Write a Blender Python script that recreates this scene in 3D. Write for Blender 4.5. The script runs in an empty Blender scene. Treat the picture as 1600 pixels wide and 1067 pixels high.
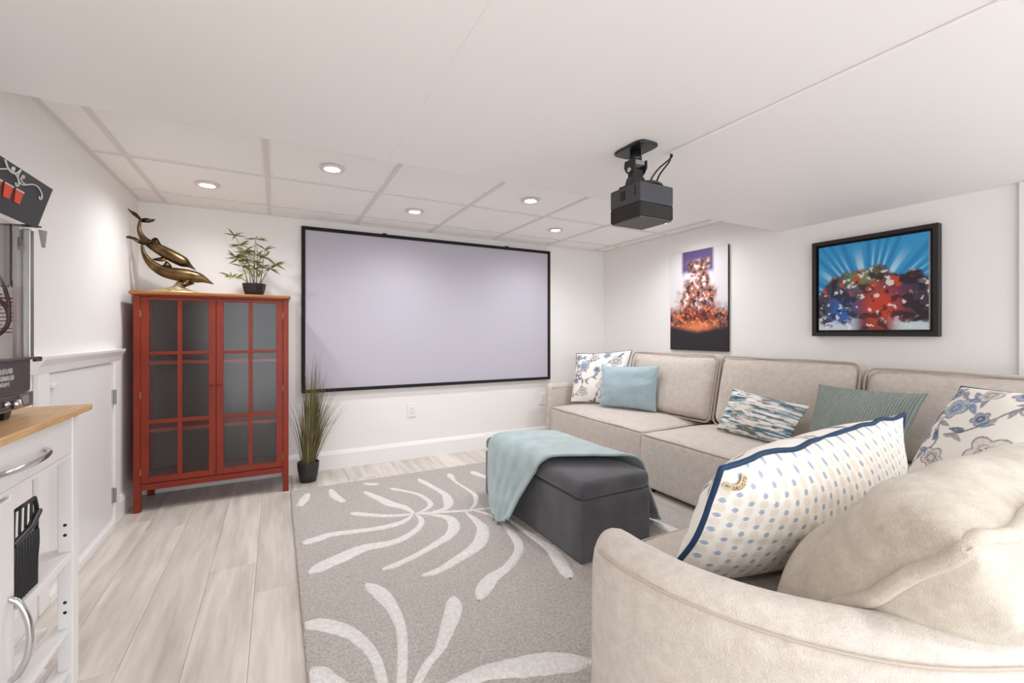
import bpy, math, random
import numpy as np
from mathutils import Vector, Matrix, noise
S = bpy.context.scene
COL = S.collection
random.seed(7); np.random.seed(7)

# ------------------------------------------------------------------ camera, world, exposure
YAW = math.radians(28.056)
cam = bpy.data.cameras.new('camera'); camo = bpy.data.objects.new('camera', cam); COL.objects.link(camo)
cam.lens = 691.57/1600*36; cam.sensor_width = 36; cam.shift_y = -12.4/1600; cam.clip_start = .02
camo.location = (.806, 0, 1.0693); camo.rotation_euler = (math.pi/2, 0, -YAW)
S.camera = camo
W = bpy.data.worlds.new('world'); S.world = W; W.use_nodes = True
W.node_tree.nodes['Background'].inputs[0].default_value = (.92, .975, 1.03, 1)
W.node_tree.nodes['Background'].inputs[1].default_value = 1.45
S.view_settings.view_transform = 'Standard'; S.view_settings.look = 'None'
S.view_settings.gamma = 1; S.view_settings.use_curve_mapping = False
S.view_settings.exposure = 1.14
try: S.cycles.diffuse_bounces = 10; S.cycles.max_bounces = 16
except Exception: pass
P_FRONT = 13.5      # downlights in the tiled ceiling
P_REAR = 13.0       # fill downlights added behind the camera, out of view
LIGHT_COL = (.965, .99, 1.02)

# room numbers (metres; left wall x=0, screen wall y=YB)
YB = 3.756; XW = 3.929; ZC = 1.952; ZS = 1.785; YS = 1.866; YR = -1.3

# ------------------------------------------------------------------ helpers
def lin(h):
    if isinstance(h, str):
        c = [int(h[i:i+2], 16)/255 for i in (0, 2, 4)]
        return tuple(x/12.92 if x <= .04045 else ((x+.055)/1.055)**2.4 for x in c)
    return tuple(h)
def M(name, col, rough=.5, metal=0, col2=None, nscale=8, stretch=(1,1,1), ndetail=3, nrough=.5, lo=.35, hi=.65, bump=0, bscale=60,
      bstretch=(1,1,1), bdist=.002, sheen=0, coat=0, emit=0, spec=.5, attr=None, rnd=0, wave=None, aniso=0):
    m = bpy.data.materials.new(name); m.use_nodes = True
    nt = m.node_tree; N = nt.nodes; L = nt.links; b = N['Principled BSDF']
    c = lin(col)+(1,)
    b.inputs['Base Color'].default_value = c
    b.inputs['Roughness'].default_value = rough; b.inputs['Metallic'].default_value = metal
    b.inputs['Specular IOR Level'].default_value = spec
    if sheen:
        b.inputs['Sheen Weight'].default_value = sheen; b.inputs['Sheen Roughness'].default_value = .5
    if coat: b.inputs['Coat Weight'].default_value = coat
    if emit:
        b.inputs['Emission Color'].default_value = c; b.inputs['Emission Strength'].default_value = emit
    tc = N.new('ShaderNodeTexCoord'); vec = tc.outputs['Object']
    if rnd:
        oi = N.new('ShaderNodeObjectInfo'); ad = N.new('ShaderNodeVectorMath'); ad.operation = 'ADD'
        ml = N.new('ShaderNodeMath'); ml.operation = 'MULTIPLY'; ml.inputs[1].default_value = 83.0
        L.new(oi.outputs['Random'], ml.inputs[0]); L.new(vec, ad.inputs[0]); L.new(ml.outputs[0], ad.inputs[1]); vec = ad.outputs[0]
    colsock = None
    if attr:
        a = N.new('ShaderNodeVertexColor'); a.layer_name = attr; colsock = a.outputs['Color']
    if col2:
        mp = N.new('ShaderNodeMapping'); mp.inputs['Scale'].default_value = stretch; L.new(vec, mp.inputs[0])
        n = N.new('ShaderNodeTexNoise'); n.inputs['Scale'].default_value = nscale; n.inputs['Detail'].default_value = ndetail; n.inputs['Roughness'].default_value = nrough
        L.new(mp.outputs[0], n.inputs[0])
        r = N.new('ShaderNodeValToRGB'); r.color_ramp.elements[0].position = lo; r.color_ramp.elements[1].position = hi
        r.color_ramp.elements[0].color = c; r.color_ramp.elements[1].color = lin(col2)+(1,)
        L.new(n.outputs['Fac'], r.inputs[0])
        if colsock:
            mx = N.new('ShaderNodeMix'); mx.data_type = 'RGBA'; mx.blend_type = 'MULTIPLY'; mx.inputs[0].default_value = 1
            L.new(colsock, mx.inputs[6]); L.new(r.outputs[0], mx.inputs[7]); colsock = mx.outputs[2]
        else: colsock = r.outputs[0]
    if rnd and colsock:
        hs = N.new('ShaderNodeHueSaturation'); mr = N.new('ShaderNodeMapRange')
        mr.inputs[3].default_value = 1-rnd; mr.inputs[4].default_value = 1+rnd
        L.new(oi.outputs['Random'], mr.inputs[0]); L.new(mr.outputs[0], hs.inputs['Value']); L.new(colsock, hs.inputs['Color'])
        colsock = hs.outputs[0]
    if colsock: L.new(colsock, b.inputs['Base Color'])
    h = None
    if wave:                                        # ribbed cloth: wave along UV x
        uv = N.new('ShaderNodeUVMap'); wv = N.new('ShaderNodeTexWave'); wv.inputs['Scale'].default_value = wave
        wv.inputs['Distortion'].default_value = .25; wv.bands_direction = 'X'
        L.new(uv.outputs[0], wv.inputs[0]); h = wv.outputs['Fac']
        if not col2:
            r = N.new('ShaderNodeMix'); r.data_type = 'RGBA'; r.inputs[6].default_value = tuple(x*.72 for x in c[:3])+(1,); r.inputs[7].default_value = c
            L.new(h, r.inputs[0]); L.new(r.outputs[2], b.inputs['Base Color'])
    if bump:
        if h is None:
            mp = N.new('ShaderNodeMapping'); mp.inputs['Scale'].default_value = bstretch; L.new(vec, mp.inputs[0])
            n = N.new('ShaderNodeTexNoise'); n.inputs['Scale'].default_value = bscale; n.inputs['Detail'].default_value = 4
            L.new(mp.outputs[0], n.inputs[0]); h = n.outputs['Fac']
        bp = N.new('ShaderNodeBump'); bp.inputs['Strength'].default_value = bump; bp.inputs['Distance'].default_value = bdist
        L.new(h, bp.inputs['Height']); L.new(bp.outputs[0], b.inputs['Normal'])
    return m
def glass_mat(name, tint=(1,1,1), rough=0.0, base=.04):
    m = bpy.data.materials.new(name); m.use_nodes = True; nt = m.node_tree; N = nt.nodes; L = nt.links
    N.remove(N['Principled BSDF']); o = N['Material Output']
    t = N.new('ShaderNodeBsdfTransparent'); t.inputs[0].default_value = tint+(1,)
    g = N.new('ShaderNodeBsdfGlossy'); g.inputs['Roughness'].default_value = rough
    f = N.new('ShaderNodeFresnel'); f.inputs[0].default_value = 1.52
    a = N.new('ShaderNodeMath'); a.operation = 'ADD'; a.inputs[1].default_value = base; g2 = N.new('ShaderNodeNewGeometry'); iv = N.new('ShaderNodeMath'); iv.operation = 'SUBTRACT'; iv.inputs[0].default_value = 1
    L.new(g2.outputs['Backfacing'], iv.inputs[1]); L.new(f.outputs[0], a.inputs[0])
    a2 = N.new('ShaderNodeMath'); a2.operation = 'MULTIPLY'; a2.use_clamp = True; L.new(a.outputs[0], a2.inputs[0]); L.new(iv.outputs[0], a2.inputs[1]); a = a2
    mx = N.new('ShaderNodeMixShader'); L.new(a.outputs[0], mx.inputs[0]); L.new(t.outputs[0], mx.inputs[1]); L.new(g.outputs[0], mx.inputs[2])
    L.new(mx.outputs[0], o.inputs[0]); return m

class MB:
    def __init__(s): s.v = []; s.f = []; s.sm = []
    def add(s, v, f, smooth=False):
        o = len(s.v); s.v += [tuple(map(float, p)) for p in v]; s.f += [tuple(i+o for i in q) for q in f]; s.sm += [smooth]*len(f); return s
    def box(s, x0, x1, y0, y1, z0, z1):
        return s.add([(x,y,z) for x in (x0,x1) for y in (y0,y1) for z in (z0,z1)],
            [(0,1,3,2),(4,6,7,5),(0,4,5,1),(2,3,7,6),(0,2,6,4),(1,5,7,3)])
    def hexa(s, c):  # 8 corners: bottom 4 ccw, top 4 ccw
        return s.add(c, [(3,2,1,0),(4,5,6,7),(0,1,5,4),(1,2,6,5),(2,3,7,6),(3,0,4,7)])
    def prism(s, poly, axis, a, b):  # poly in the other two axes
        n = len(poly)
        def P(p, t): return {'x':(t,p[0],p[1]),'y':(p[0],t,p[1]),'z':(p[0],p[1],t)}[axis]
        return s.add([P(p,a) for p in poly]+[P(p,b) for p in poly],
            [tuple(range(n))[::-1], tuple(range(n,2*n))]+[(i,(i+1)%n,n+(i+1)%n,n+i) for i in range(n)])
    def tube(s, pts, r, n=8, closed=False, flat=1.0, cap=True, up=None):
        pts = [Vector(p) for p in pts]; k = len(pts); R = r if hasattr(r, '__len__') else [r]*k
        T = []
        for i in range(k):
            a = pts[i-1] if (i > 0 or closed) else pts[i]; b = pts[(i+1)%k] if (i < k-1 or closed) else pts[i]
            T.append((b-a).normalized())
        u = Vector(up) if up else (Vector((0,0,1)) if abs(T[0].z) < .9 else Vector((1,0,0)))
        v = []; f = []
        for i in range(k):
            u = (u-T[i]*u.dot(T[i])); u = u.normalized() if u.length > 1e-6 else T[i].orthogonal().normalized()
            w = T[i].cross(u)
            for j in range(n):
                a = 2*math.pi*j/n; v.append(pts[i]+u*math.cos(a)*R[i]+w*math.sin(a)*R[i]*flat)
        m = k if closed else k-1
        for i in range(m):
            for j in range(n):
                f.append((i*n+j, i*n+(j+1)%n, ((i+1)%k)*n+(j+1)%n, ((i+1)%k)*n+j))
        s.add(v, f, True)
        if cap and not closed: s.add(v[:n], [tuple(range(n))[::-1]]); s.add(v[-n:], [tuple(range(n))])
        return s
    def lathe(s, prof, c=(0,0,0), n=24, axis='z', smooth=True):
        v = []; f = []
        for r, h in prof:
            for j in range(n):
                a = 2*math.pi*j/n; x, y = r*math.cos(a), r*math.sin(a)
                p = {'z':(x,y,h),'y':(x,h,y),'x':(h,x,y)}[axis]
                v.append((c[0]+p[0], c[1]+p[1], c[2]+p[2]))
        for i in range(len(prof)-1):
            for j in range(n): f.append((i*n+j, i*n+(j+1)%n, (i+1)*n+(j+1)%n, (i+1)*n+j))
        f2 = []
        if prof[0][0] > 1e-6: f2.append(tuple(range(n))[::-1])
        if prof[-1][0] > 1e-6: f2.append(tuple((len(prof)-1)*n+j for j in range(n)))
        o = len(s.v); s.add(v, f, smooth); s.f += [tuple(i+o for i in q) for q in f2]; s.sm += [False]*len(f2); return s
    def grid(s, P, smooth=True, closed_u=False):
        n, m = P.shape[:2]; f = []
        for i in range(n if closed_u else n-1):
            for j in range(m-1): f.append((i*m+j, ((i+1)%n)*m+j, ((i+1)%n)*m+j+1, i*m+j+1))
        return s.add(P.reshape(-1,3), f, smooth)
    def mesh(s, name, mat):
        me = bpy.data.meshes.new(name); me.from_pydata(s.v, [], s.f); me.polygons.foreach_set('use_smooth', s.sm)
        me.update()
        import bmesh
        bm = bmesh.new(); bm.from_mesh(me); bmesh.ops.recalc_face_normals(bm, faces=bm.faces); bm.to_mesh(me); bm.free()
        if mat: me.materials.append(mat)
        return me
    def build(s, name, mat, parent=None, bevel=0, seg=2, **tags):
        o = bpy.data.objects.new(name, s.mesh(name, mat)); COL.objects.link(o); o.parent = parent
        if bevel:
            b = o.modifiers.new('bevel', 'BEVEL'); b.width = bevel; b.segments = seg; b.limit_method = 'ANGLE'
        tag(o, **tags); return o
def tag(o, label=None, cat=None, group=None, kind=None):
    if label: o['label'] = label
    if cat: o['category'] = cat
    if group: o['group'] = group
    if kind: o['kind'] = kind
    return o
def thing(name, label=None, cat=None, loc=(0,0,0), group=None, kind=None):
    o = bpy.data.objects.new(name, None); COL.objects.link(o); o.location = loc; o.empty_display_size = .05
    return tag(o, label, cat, group, kind)
def inst(name, me, parent, mat4=None):
    o = bpy.data.objects.new(name, me); COL.objects.link(o); o.parent = parent
    if mat4 is not None: o.matrix_local = mat4
    return o
def spline(pts, n=40, closed=False):
    P = np.array(pts, float); k = len(P); out = []
    segs = k if closed else k-1
    for t in np.linspace(0, segs, n, endpoint=not closed):
        i = min(int(t), segs-1); a = t-i
        g = (lambda j: P[j % k]) if closed else (lambda j: P[min(max(j,0),k-1)])
        p0, p1, p2, p3 = g(i-1), g(i), g(i+1), g(i+2)
        out.append(.5*((2*p1)+(-p0+p2)*a+(2*p0-5*p1+4*p2-p3)*a*a+(-p0+3*p1-3*p2+p3)*a**3))
    return np.array(out)
def rbox_pts(size, r, n=14, core=.5):
    """rounded box surface centred on the origin: (verts, faces)"""
    import bmesh
    bm = bmesh.new(); bmesh.ops.create_cube(bm, size=2)
    bmesh.ops.subdivide_edges(bm, edges=bm.edges[:], cuts=n-1, use_grid_fill=True)
    V = np.array([v.co[:] for v in bm.verts]); F = [tuple(v.index for v in f.verts) for f in bm.faces]; bm.free()
    h = np.array(size)/2
    s = np.abs(V); sg = np.sign(V)
    pos = np.where(s <= core, s/core*(h-r), (h-r)+r*(s-core)/(1-core))*sg
    inner = np.clip(pos, -(h-r), h-r); off = pos-inner
    ln = np.linalg.norm(off, axis=1, keepdims=True); ln[ln == 0] = 1
    return inner+off/ln*r, F
def N3(p, sc, seed=0): return noise.noise(Vector((p[0]*sc+seed, p[1]*sc-seed, p[2]*sc+2*seed)))
def color_attr(me, C):
    a = me.color_attributes.new('print', 'FLOAT_COLOR', 'POINT')
    C = np.concatenate([C, np.ones((len(C),1))], 1).astype(np.float32); a.data.foreach_set('color', C.ravel())

# ------------------------------------------------------------------ materials
m_wall = M('wall_paint', 'ebe8e5', .6, bump=.05, bscale=180, bdist=.001)
m_trim = M('trim_paint', 'efedec', .35)
m_tile = M('ceiling_tile', 'f6f4f2', .8, col2='f2efec', nscale=90, bump=.15, bscale=240, bdist=.0015)
m_tee = M('grid_metal', 'dedad6', .5)
m_soff = M('soffit_paint', 'ece8e6', .6)
m_plank = M('plank', 'd5cdc5', .34, col2='b3a89d', nscale=3.4, stretch=(6.5,.6,1), ndetail=10, nrough=.55, lo=.36, hi=.74, rnd=.09, bump=.06, bscale=40, bstretch=(9,.6,1), bdist=.001, spec=.35)
m_sub = M('subfloor', '6d6258', .9)
m_white = M('white_lacquer', 'e9e7e6', .3)
m_red = M('red_lacquer', '842d19', .36, col2='7b2816', nscale=6, spec=.3)
m_topwood = M('honey_wood', 'a2662f', .35, col2='8a5124', nscale=9, stretch=(1,8,8), ndetail=5)
m_butcher = M('butcher_block', 'd9b07c', .38, col2='c79a62', nscale=10, stretch=(9,1,9), ndetail=5, bump=.03, bscale=50)
m_dark_in = M('cabinet_interior', '574d48', .5, col2='4c433e', nscale=3)
m_glass = glass_mat('clear_glass', (.93,.92,.91), .17, .02)
m_glassm = glass_mat('machine_glass', (.99,.99,.99), 0, 0)
m_black = M('black_plastic', '18181a', .38)
m_matte = M('black_velvet', '0d0c0d', .8)
m_pot = M('black_pot', '232123', .28)
m_potf = M('charcoal_pot', '2d2b2d', .55)
m_soil = M('soil', '3a2c1e', .9, bump=.6, bscale=120, bdist=.004)
m_screen = M('screen_fabric', 'bab6c1', .75, spec=.2)
m_chrome = M('chrome', 'd0d0d2', .12, 1)
m_steel = M('brushed_steel', 'a5a19e', .3, 1)
m_brass = M('hinge_brass', '9a7a52', .35, .9)
m_bronze = M('bronze', '7a6342', .36, 1, col2='4a3c2a', nscale=14, ndetail=4)
m_stone = M('pale_gold_rock', 'cdbf9c', .35, .55, col2='a58f62', nscale=60, bump=.8, bscale=60, bdist=.006)
m_sofa = M('sofa_chenille', 'd4cac1', .95, col2='b4a89e', nscale=30, ndetail=12, nrough=.78, lo=.28, hi=.74, bump=.6, bscale=330, bdist=.004, sheen=.35, spec=.15)
m_cush = M('plush_beige', 'cec4b6', .95, col2='a89b8a', nscale=26, ndetail=12, nrough=.78, lo=.28, hi=.74, bump=.6, bscale=420, bdist=.004, sheen=.4, spec=.1)
m_seam = M('sofa_piping', 'b3a698', .9, bump=.3, bscale=300, sheen=.2, spec=.1)
m_ott = M('charcoal_velvet', '57565c', .85, col2='4b4a50', nscale=9, ndetail=6, sheen=.3, spec=.2, bump=.2, bscale=500, bdist=.001)
m_throw = M('sage_fleece', 'a5b4b6', .95, col2='93a5a6', nscale=12, ndetail=6, sheen=.5, spec=.1, bump=.5, bscale=260, bdist=.003)
m_rug = M('rug_pile', 'cfc7c1', .98, col2='a89f98', nscale=110, ndetail=8, lo=.3, hi=.7, bump=1, bscale=150, bdist=.012, sheen=.2, spec=.05)
m_rugw = M('rug_motif_pile', 'f6f2ef', .98, col2='e6e0db', nscale=80, ndetail=6, bump=1, bscale=170, bdist=.012, sheen=.2, spec=.05)
m_floral = M('printed_cotton', 'ffffff', .85, attr='print', sheen=.1, spec=.2, bump=.12, bscale=400, bdist=.001)
m_print = M('printed_art', 'ffffff', .45, attr='print')
m_blue = M('pale_blue_rib', 'b2c6cf', .85, wave=20, bump=.6, bdist=.004, sheen=.3, spec=.2)
m_sage = M('sage_corduroy', 'a3afa8', .85, wave=13, bump=1, bdist=.008, sheen=.35, spec=.2)
m_navy = M('navy_piping', '1f3a58', .6, spec=.3)
m_cream = M('cream_trim', 'e7e0d6', .8)
m_tag = M('woven_tag', 'c9b596', .7)
m_ink = M('dark_ink', '4a3426', .7)
m_bag = M('red_print', 'd8401c', .5)
m_filig = M('silver_print', 'c9c7c5', .5)
m_leaf = M('bamboo_leaf', '50542f', .5, col2='757343', nscale=3, rnd=.25)
m_leafl = M('bamboo_leaf_pale', '98a060', .5, col2='7d8a46', nscale=3, rnd=.2)
m_stem = M('bamboo_stem', '6b5a35', .5, col2='4b4a2a', nscale=30)
m_gr = M('grass_blade', '5a5733', .55, col2='7a6f45', nscale=6, rnd=.3)
m_gr2 = M('grass_blade_straw', 'a8955e', .55, col2='8a7a48', nscale=6, rnd=.2)
m_proj = M('projector_grey', '3d3c41', .5)
m_projd = M('projector_dark', '231f1f', .75, bump=.4, bscale=600, bdist=.001)
m_projb = M('projector_base', '544f4f', .55)
m_lens = M('lamp_lens', 'fff6ea', .4, emit=14)
m_ring = M('lamp_trim', 'd9d4cf', .4)
m_paper = M('notice_paper', 'e4e2df', .7)
m_panel = M('smoked_panel', '4b4143', .3)
m_grey = M('grey_sheet', '8f8785', .5)
m_frame = M('dark_frame', '1f1a19', .5)
m_hole = M('hole_dark', '242020', .9)

# ------------------------------------------------------------------ room shell
floor = MB().box(-.1, XW+.1, YR-.1, YB+.1, -.12, -.012).build('floor', m_sub, kind='structure')
pw = .183; x = -.005; k = 0
starts = {0:3.05, 1:3.05, 2:2.737, 3:2.39, 4:2.11}
while x < XW:
    w = min(pw, XW-x) ; y = {1:3.05, 2:2.737, 3:2.39, 4:2.11}.get(k, 1.6+random.random()*1.2)
    ys = [y]
    while ys[0] > YR: ys.insert(0, ys[0]-1.22)
    while ys[-1] < YB: ys.append(ys[-1]+1.22)
    for a, b in zip(ys, ys[1:]):
        a, b = max(a, YR), min(b, YB)
        if b-a < .01: continue
        o = MB().box(0, w-.0008, 0, b-a-.0008, -.012, 0).build('plank', m_plank, floor, bevel=.0011, seg=1)
        o.location = (x, a, 0)
    x += pw; k += 1
ww = .1
MB().box(-ww, 0, YR, YB+ww, 0, 2.2).build('wall_left', m_wall, kind='structure')
MB().box(0, XW, YB, YB+ww, 0, 2.2).build('wall_back', m_wall, kind='structure')
MB().box(XW, XW+ww, YR, YB+ww, 0, 2.2).build('wall_right', m_wall, kind='structure')
ceil = MB().box(-ww, XW+ww, YS-.05, YB+ww, ZC+.03, 2.2).build('ceiling', m_soff, kind='structure')
gx = [0, .149, .763, 1.378, 1.985, 2.598, 3.197, 3.787, XW]
gy = [YS, 2.228, 2.837, 3.466, YB]
for i in range(len(gx)-1):
    for j in range(len(gy)-1):
        o = MB().box(0, gx[i+1]-gx[i]-.004, 0, gy[j+1]-gy[j]-.004, 0, .02).build('ceiling_tile', m_tile, ceil, bevel=.002, seg=1)
        o.location = (gx[i]+.002, gy[j]+.002, ZC+.004)
for xx in gx[1:-1]: MB().box(xx-.012, xx+.012, YS, YB-.02, ZC-.003, ZC+.006).build('grid_tee', m_tee, ceil)
for yy in gy[1:-1]:
    for a, b in zip(gx, gx[1:]): MB().box(a+.012, b-.012, yy-.012, yy+.012, ZC-.0025, ZC+.006).build('grid_cross_tee', m_tee, ceil)
for bx in ((0,.02,YS,YB), (XW-.02,XW,YS,YB)): MB().box(bx[0],bx[1],bx[2],bx[3],ZC-.003,ZC+.004).build('wall_angle', m_tee, ceil)
MB().box(.02,XW-.02,YB-.02,YB,ZC-.003,ZC+.004).build('wall_angle', m_tee, ceil)
MB().box(-ww, XW+ww, YR-ww, YS, ZS, 2.2).build('ceiling_soffit', m_soff, kind='structure', bevel=.003)
MB().box(1.213, 1.216, -.5, YS-.02, ZS-.0012, ZS+.01).build('trim_1', m_soff, kind='structure')
def base_prof(t=.016, h=.144): return [(0,0),(t,0),(t,h-.03),(t*.75,h-.018),(t*.55,h-.008),(t*.3,h),(0,h)]
MB().prism([(YB-a, z) for a, z in base_prof()], 'x', .02, XW).build('baseboard_back', m_trim, kind='structure')
MB().prism([(a, z) for a, z in base_prof(h=.125)], 'y', 3.285, YB).build('baseboard_left', m_trim, kind='structure')
MB().prism([(a, z) for a, z in base_prof(h=.125)], 'y', YR, 2.30).build('baseboard_left', m_trim, kind='structure')
MB().prism([(XW-a, z) for a, z in base_prof()], 'y', .76, YB).build('baseboard_right', m_trim, kind='structure')
MB().box(XW-.022, XW, .62, .722, 0, ZS).build('trim_2', m_white, kind='structure', bevel=.004)
# low access door in the left wall
door = thing('door_1', loc=(0, 2.8, 0), kind='structure')
def dpart(mb, name, mat, bevel=0, parent=None, label=None):
    mb.v = [(a, b-2.8, c) for a, b, c in mb.v]; return mb.build(name, mat, parent or door, bevel=bevel, label=label)
leaf = dpart(MB().box(.001, .012, 2.40, 3.172, .065, .905), 'door_leaf', m_white, .002)
dpart(MB().box(0, .02, 3.19, 3.275, 0, .915), 'casing', m_trim, .004)
dpart(MB().box(0, .02, 2.31, 2.392, 0, .915), 'casing', m_trim, .004)
dpart(MB().prism([(0,.915),(.02,.915),(.026,.945),(.042,.97),(.044,.982),(0,.982)], 'y', 2.29, 3.295), 'head_casing', m_trim)
dpart(MB().prism([(0,0),(.022,0),(.022,.03),(.012,.045),(.012,.062),(0,.062)], 'y', 2.392, 3.19), 'sill_moulding', m_trim)
for z in (.72, .18):
    h = dpart(MB().box(.004, .021, 3.165, 3.192, z-.038, z+.038).tube([(.023,3.18,z-.04),(.023,3.18,z+.04)], .006, 8), 'hinge', m_steel, label='brushed steel butt hinge')
dpart(MB().box(.010, .03, 2.40, 2.46, .852, .868).box(.010, .018, 2.40, 2.43, .80, .868), 'latch', m_white, .003)

# ------------------------------------------------------------------ recessed lights
def spot(name, loc, power, parent, size=2.2, blend=1.0, r=.03):
    l = bpy.data.lights.new(name, 'SPOT'); l.energy = power; l.spot_size = size; l.spot_blend = blend; l.shadow_soft_size = r; l.color = LIGHT_COL
    o = bpy.data.objects.new(name, l); COL.objects.link(o); o.parent = parent; o.location = loc; return o
def downlight(x, y, z, power, label, group, size=2.85):
    t = thing('recessed_light', label, 'light', (x, y, z), group)
    MB().lathe([(.036,.012),(.036,-.004),(.046,-.008),(.060,-.006),(.064,0),(.064,.003)], n=32).build('trim_ring', m_ring, t)
    MB().lathe([(.0,-.002),(.02,-.0035),(.035,-.001),(.0352,.002)], n=24).build('lens', m_lens, t)
    spot('lamp', (0, 0, -.014), power, t, size)
fl = [(.446,3.165,'round recessed ceiling light above the red cabinet'),(1.07,2.537,'round recessed ceiling light in the tile next to the bulkhead, between cabinet and screen'),
      (1.689,3.15,'round recessed ceiling light above the end of the screen nearer the cabinet'),(2.294,2.531,'round recessed ceiling light in the tile next to the bulkhead, in front of the screen'),
      (2.904,3.15,'round recessed ceiling light above the end of the screen nearer the sofa'),(3.50,2.53,'round recessed ceiling light behind the projector, near the poster wall')]
for x, y, lb in fl: downlight(x, y, ZC-.002, P_FRONT, lb, 'recessed lights in the tiled ceiling')
for x in (.55, 1.95, 3.3):  # unseen downlights, added to fill the room with light from behind
    for y in (-.35, -1.0):
        downlight(x, y, ZS, P_REAR, 'added round fill light, out of view in the smooth low ceiling', 'added fill lights in the low ceiling', 2.6)

# ------------------------------------------------------------------ projection screen, outlets, raceway
t = thing('projector_screen', 'large pale lilac projection screen in a thin black velvet frame on the wall', 'screen', (2.1, YB, .61))
x0, x1, z0, z1, fw = .977-2.1, 3.224-2.1, .003, 1.28, .026
MB().box(x0+fw*.5, x1-fw*.5, -.024, -.018, z0+fw*.5, z1-fw*.5).build('screen_fabric', m_screen, t)
for n_, b in (('top',(x0,x1,z1-fw,z1)),('bottom',(x0,x1,z0,z0+fw)),('left',(x0,x0+fw,z0+fw,z1-fw)),('right',(x1-fw,x1,z0+fw,z1-fw))):
    MB().box(b[0], b[1], -.036, -.001, b[2], b[3]).build('frame_bar', m_matte, t, bevel=.003)
for cx in (1.60-2.1, 2.74-2.1): MB().box(cx-.016, cx+.016, -.03, -.004, z1-.001, z1+.010).build('hanging_clip', m_black, t, bevel=.003)
def outlet(x, z, lb):
    t = thing('wall_outlet', lb, 'outlet', (x, YB, z), 'wall outlets below the screen')
    MB().box(-.036, .036, -.007, 0, -.058, .058).build('cover_plate', m_white, t, bevel=.003)
    i = MB().box(-.017, .017, -.010, -.006, -.034, .034).build('receptacle', m_white, t, bevel=.002)
    for zz in (.016, -.016):
        for xx in (-.006, .006): MB().box(xx-.001, xx+.001, -.0106, -.0095, zz-.005, zz+.005).build('slot', m_hole, i)
outlet(1.831, .411, 'white wall outlet under the middle of the projection screen')
outlet(3.148, .419, 'white wall outlet beside the sofa arm')
MB().box(2.169, 2.187, -1.25, 1.243, ZS-.011, ZS-.0005).build('cable_raceway', m_soff, bevel=.003, label='thin white cable raceway running along the ceiling to the projector', cat='raceway')

# ------------------------------------------------------------------ projector and mount
PX, PY = 2.033, 1.256
t = thing('projector_mount', 'black adjustable ceiling mount holding the projector', 'mount', (PX, PY+.03, ZS))
pl = [(math.cos(a)*.05*(1 if abs(math.cos(a))>.3 else 1), 0) for a in (0,)]
poly = spline([(-.055,-.085),(0,-.10),(.055,-.085),(.062,0),(.055,.085),(0,.10),(-.055,.085),(-.062,0)], 40, True)
MB().prism([tuple(p) for p in poly*.82], 'z', -.011, 0).build('ceiling_plate', m_black, t, bevel=.004)
MB().lathe([(.024,-.05),(.024,-.035),(.021,-.03),(.021,-.011)], n=20).build('neck', m_black, t)
MB().box(-.028,.028,-.022,.022,-.068,-.05).build('swivel_block', m_grey, t, bevel=.004)
for s in (-1, 1):
    MB().prism([(-.03,-.05),(.026,-.05),(.03,-.075),(.016,-.098),(-.016,-.098),(-.03,-.08)], 'x', s*.030-.003, s*.030+.003).build('yoke_arm', m_black, t, bevel=.002)
    MB().lathe([(.009,0),(.009,.008),(.004,.011)], (s*.034,-.0,-.088), 12, 'x').build('bolt', m_chrome, t)
MB().box(-.027,.027,-.016,.016,-.125,-.08).build('tilt_block', m_black, t, bevel=.005)
MB().prism([(-.045,-.165),(.045,-.165),(.028,-.115),(-.028,-.115)], 'y', -.02, .02).build('foot_bracket', m_black, t, bevel=.003)
t = thing('projector', 'small boxy dark grey projector hanging from the ceiling', 'projector', (PX, PY, 1.487))
bx = (-.083,.083,-.081,.081)
MB().box(*bx, .004, .058).build('speaker_band', m_projd, t, bevel=.006)
MB().box(*bx, .0565, .129).build('housing', m_proj, t, bevel=.006)
MB().box(bx[0]+.004,bx[1]-.004,bx[2]+.004,bx[3]-.004,0,.006).build('base_plate', m_projb, t, bevel=.003)
MB().box(-.0845,-.082,-.004,.022,.078,.112).build('side_port', m_hole, t)
MB().box(-.0845,-.082,-.058,-.052,.082,.118).build('vent_slot', m_hole, t)
MB().lathe([(.026,.081),(.026,.09),(.02,.091),(.018,.086)], (0,0,.09), 24, 'y').build('lens_barrel', m_black, t)
MB().tube(spline([(-.08,.03,.128),(-.05,-.03,.138),(0,-.06,.142),(.055,-.05,.138),(.07,0,.136),(.04,.045,.14),(-.03,.055,.138),(-.075,.03,.13)], 40), .006, 8).build('coiled_cable', m_black, t)
for q, ps in enumerate(([(2.177,1.243,ZS-.008),(2.165,1.23,1.755),(2.10,1.235,1.70),(2.075,1.25,1.655),(2.06,1.23,1.622)],
           [(2.181,1.246,ZS-.008),(2.17,1.245,1.745),(2.125,1.25,1.69),(2.105,1.25,1.65),(2.09,1.24,1.620)])):
    MB().tube(spline(ps, 24), .0035, 8).build('projector_cable', m_black, label=('thin black cable dropping close to the mount from the raceway to the projector','thin black cable hanging on the outside, away from the mount, from raceway to projector')[q], cat='cable', group='cables hanging at the projector')

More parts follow.
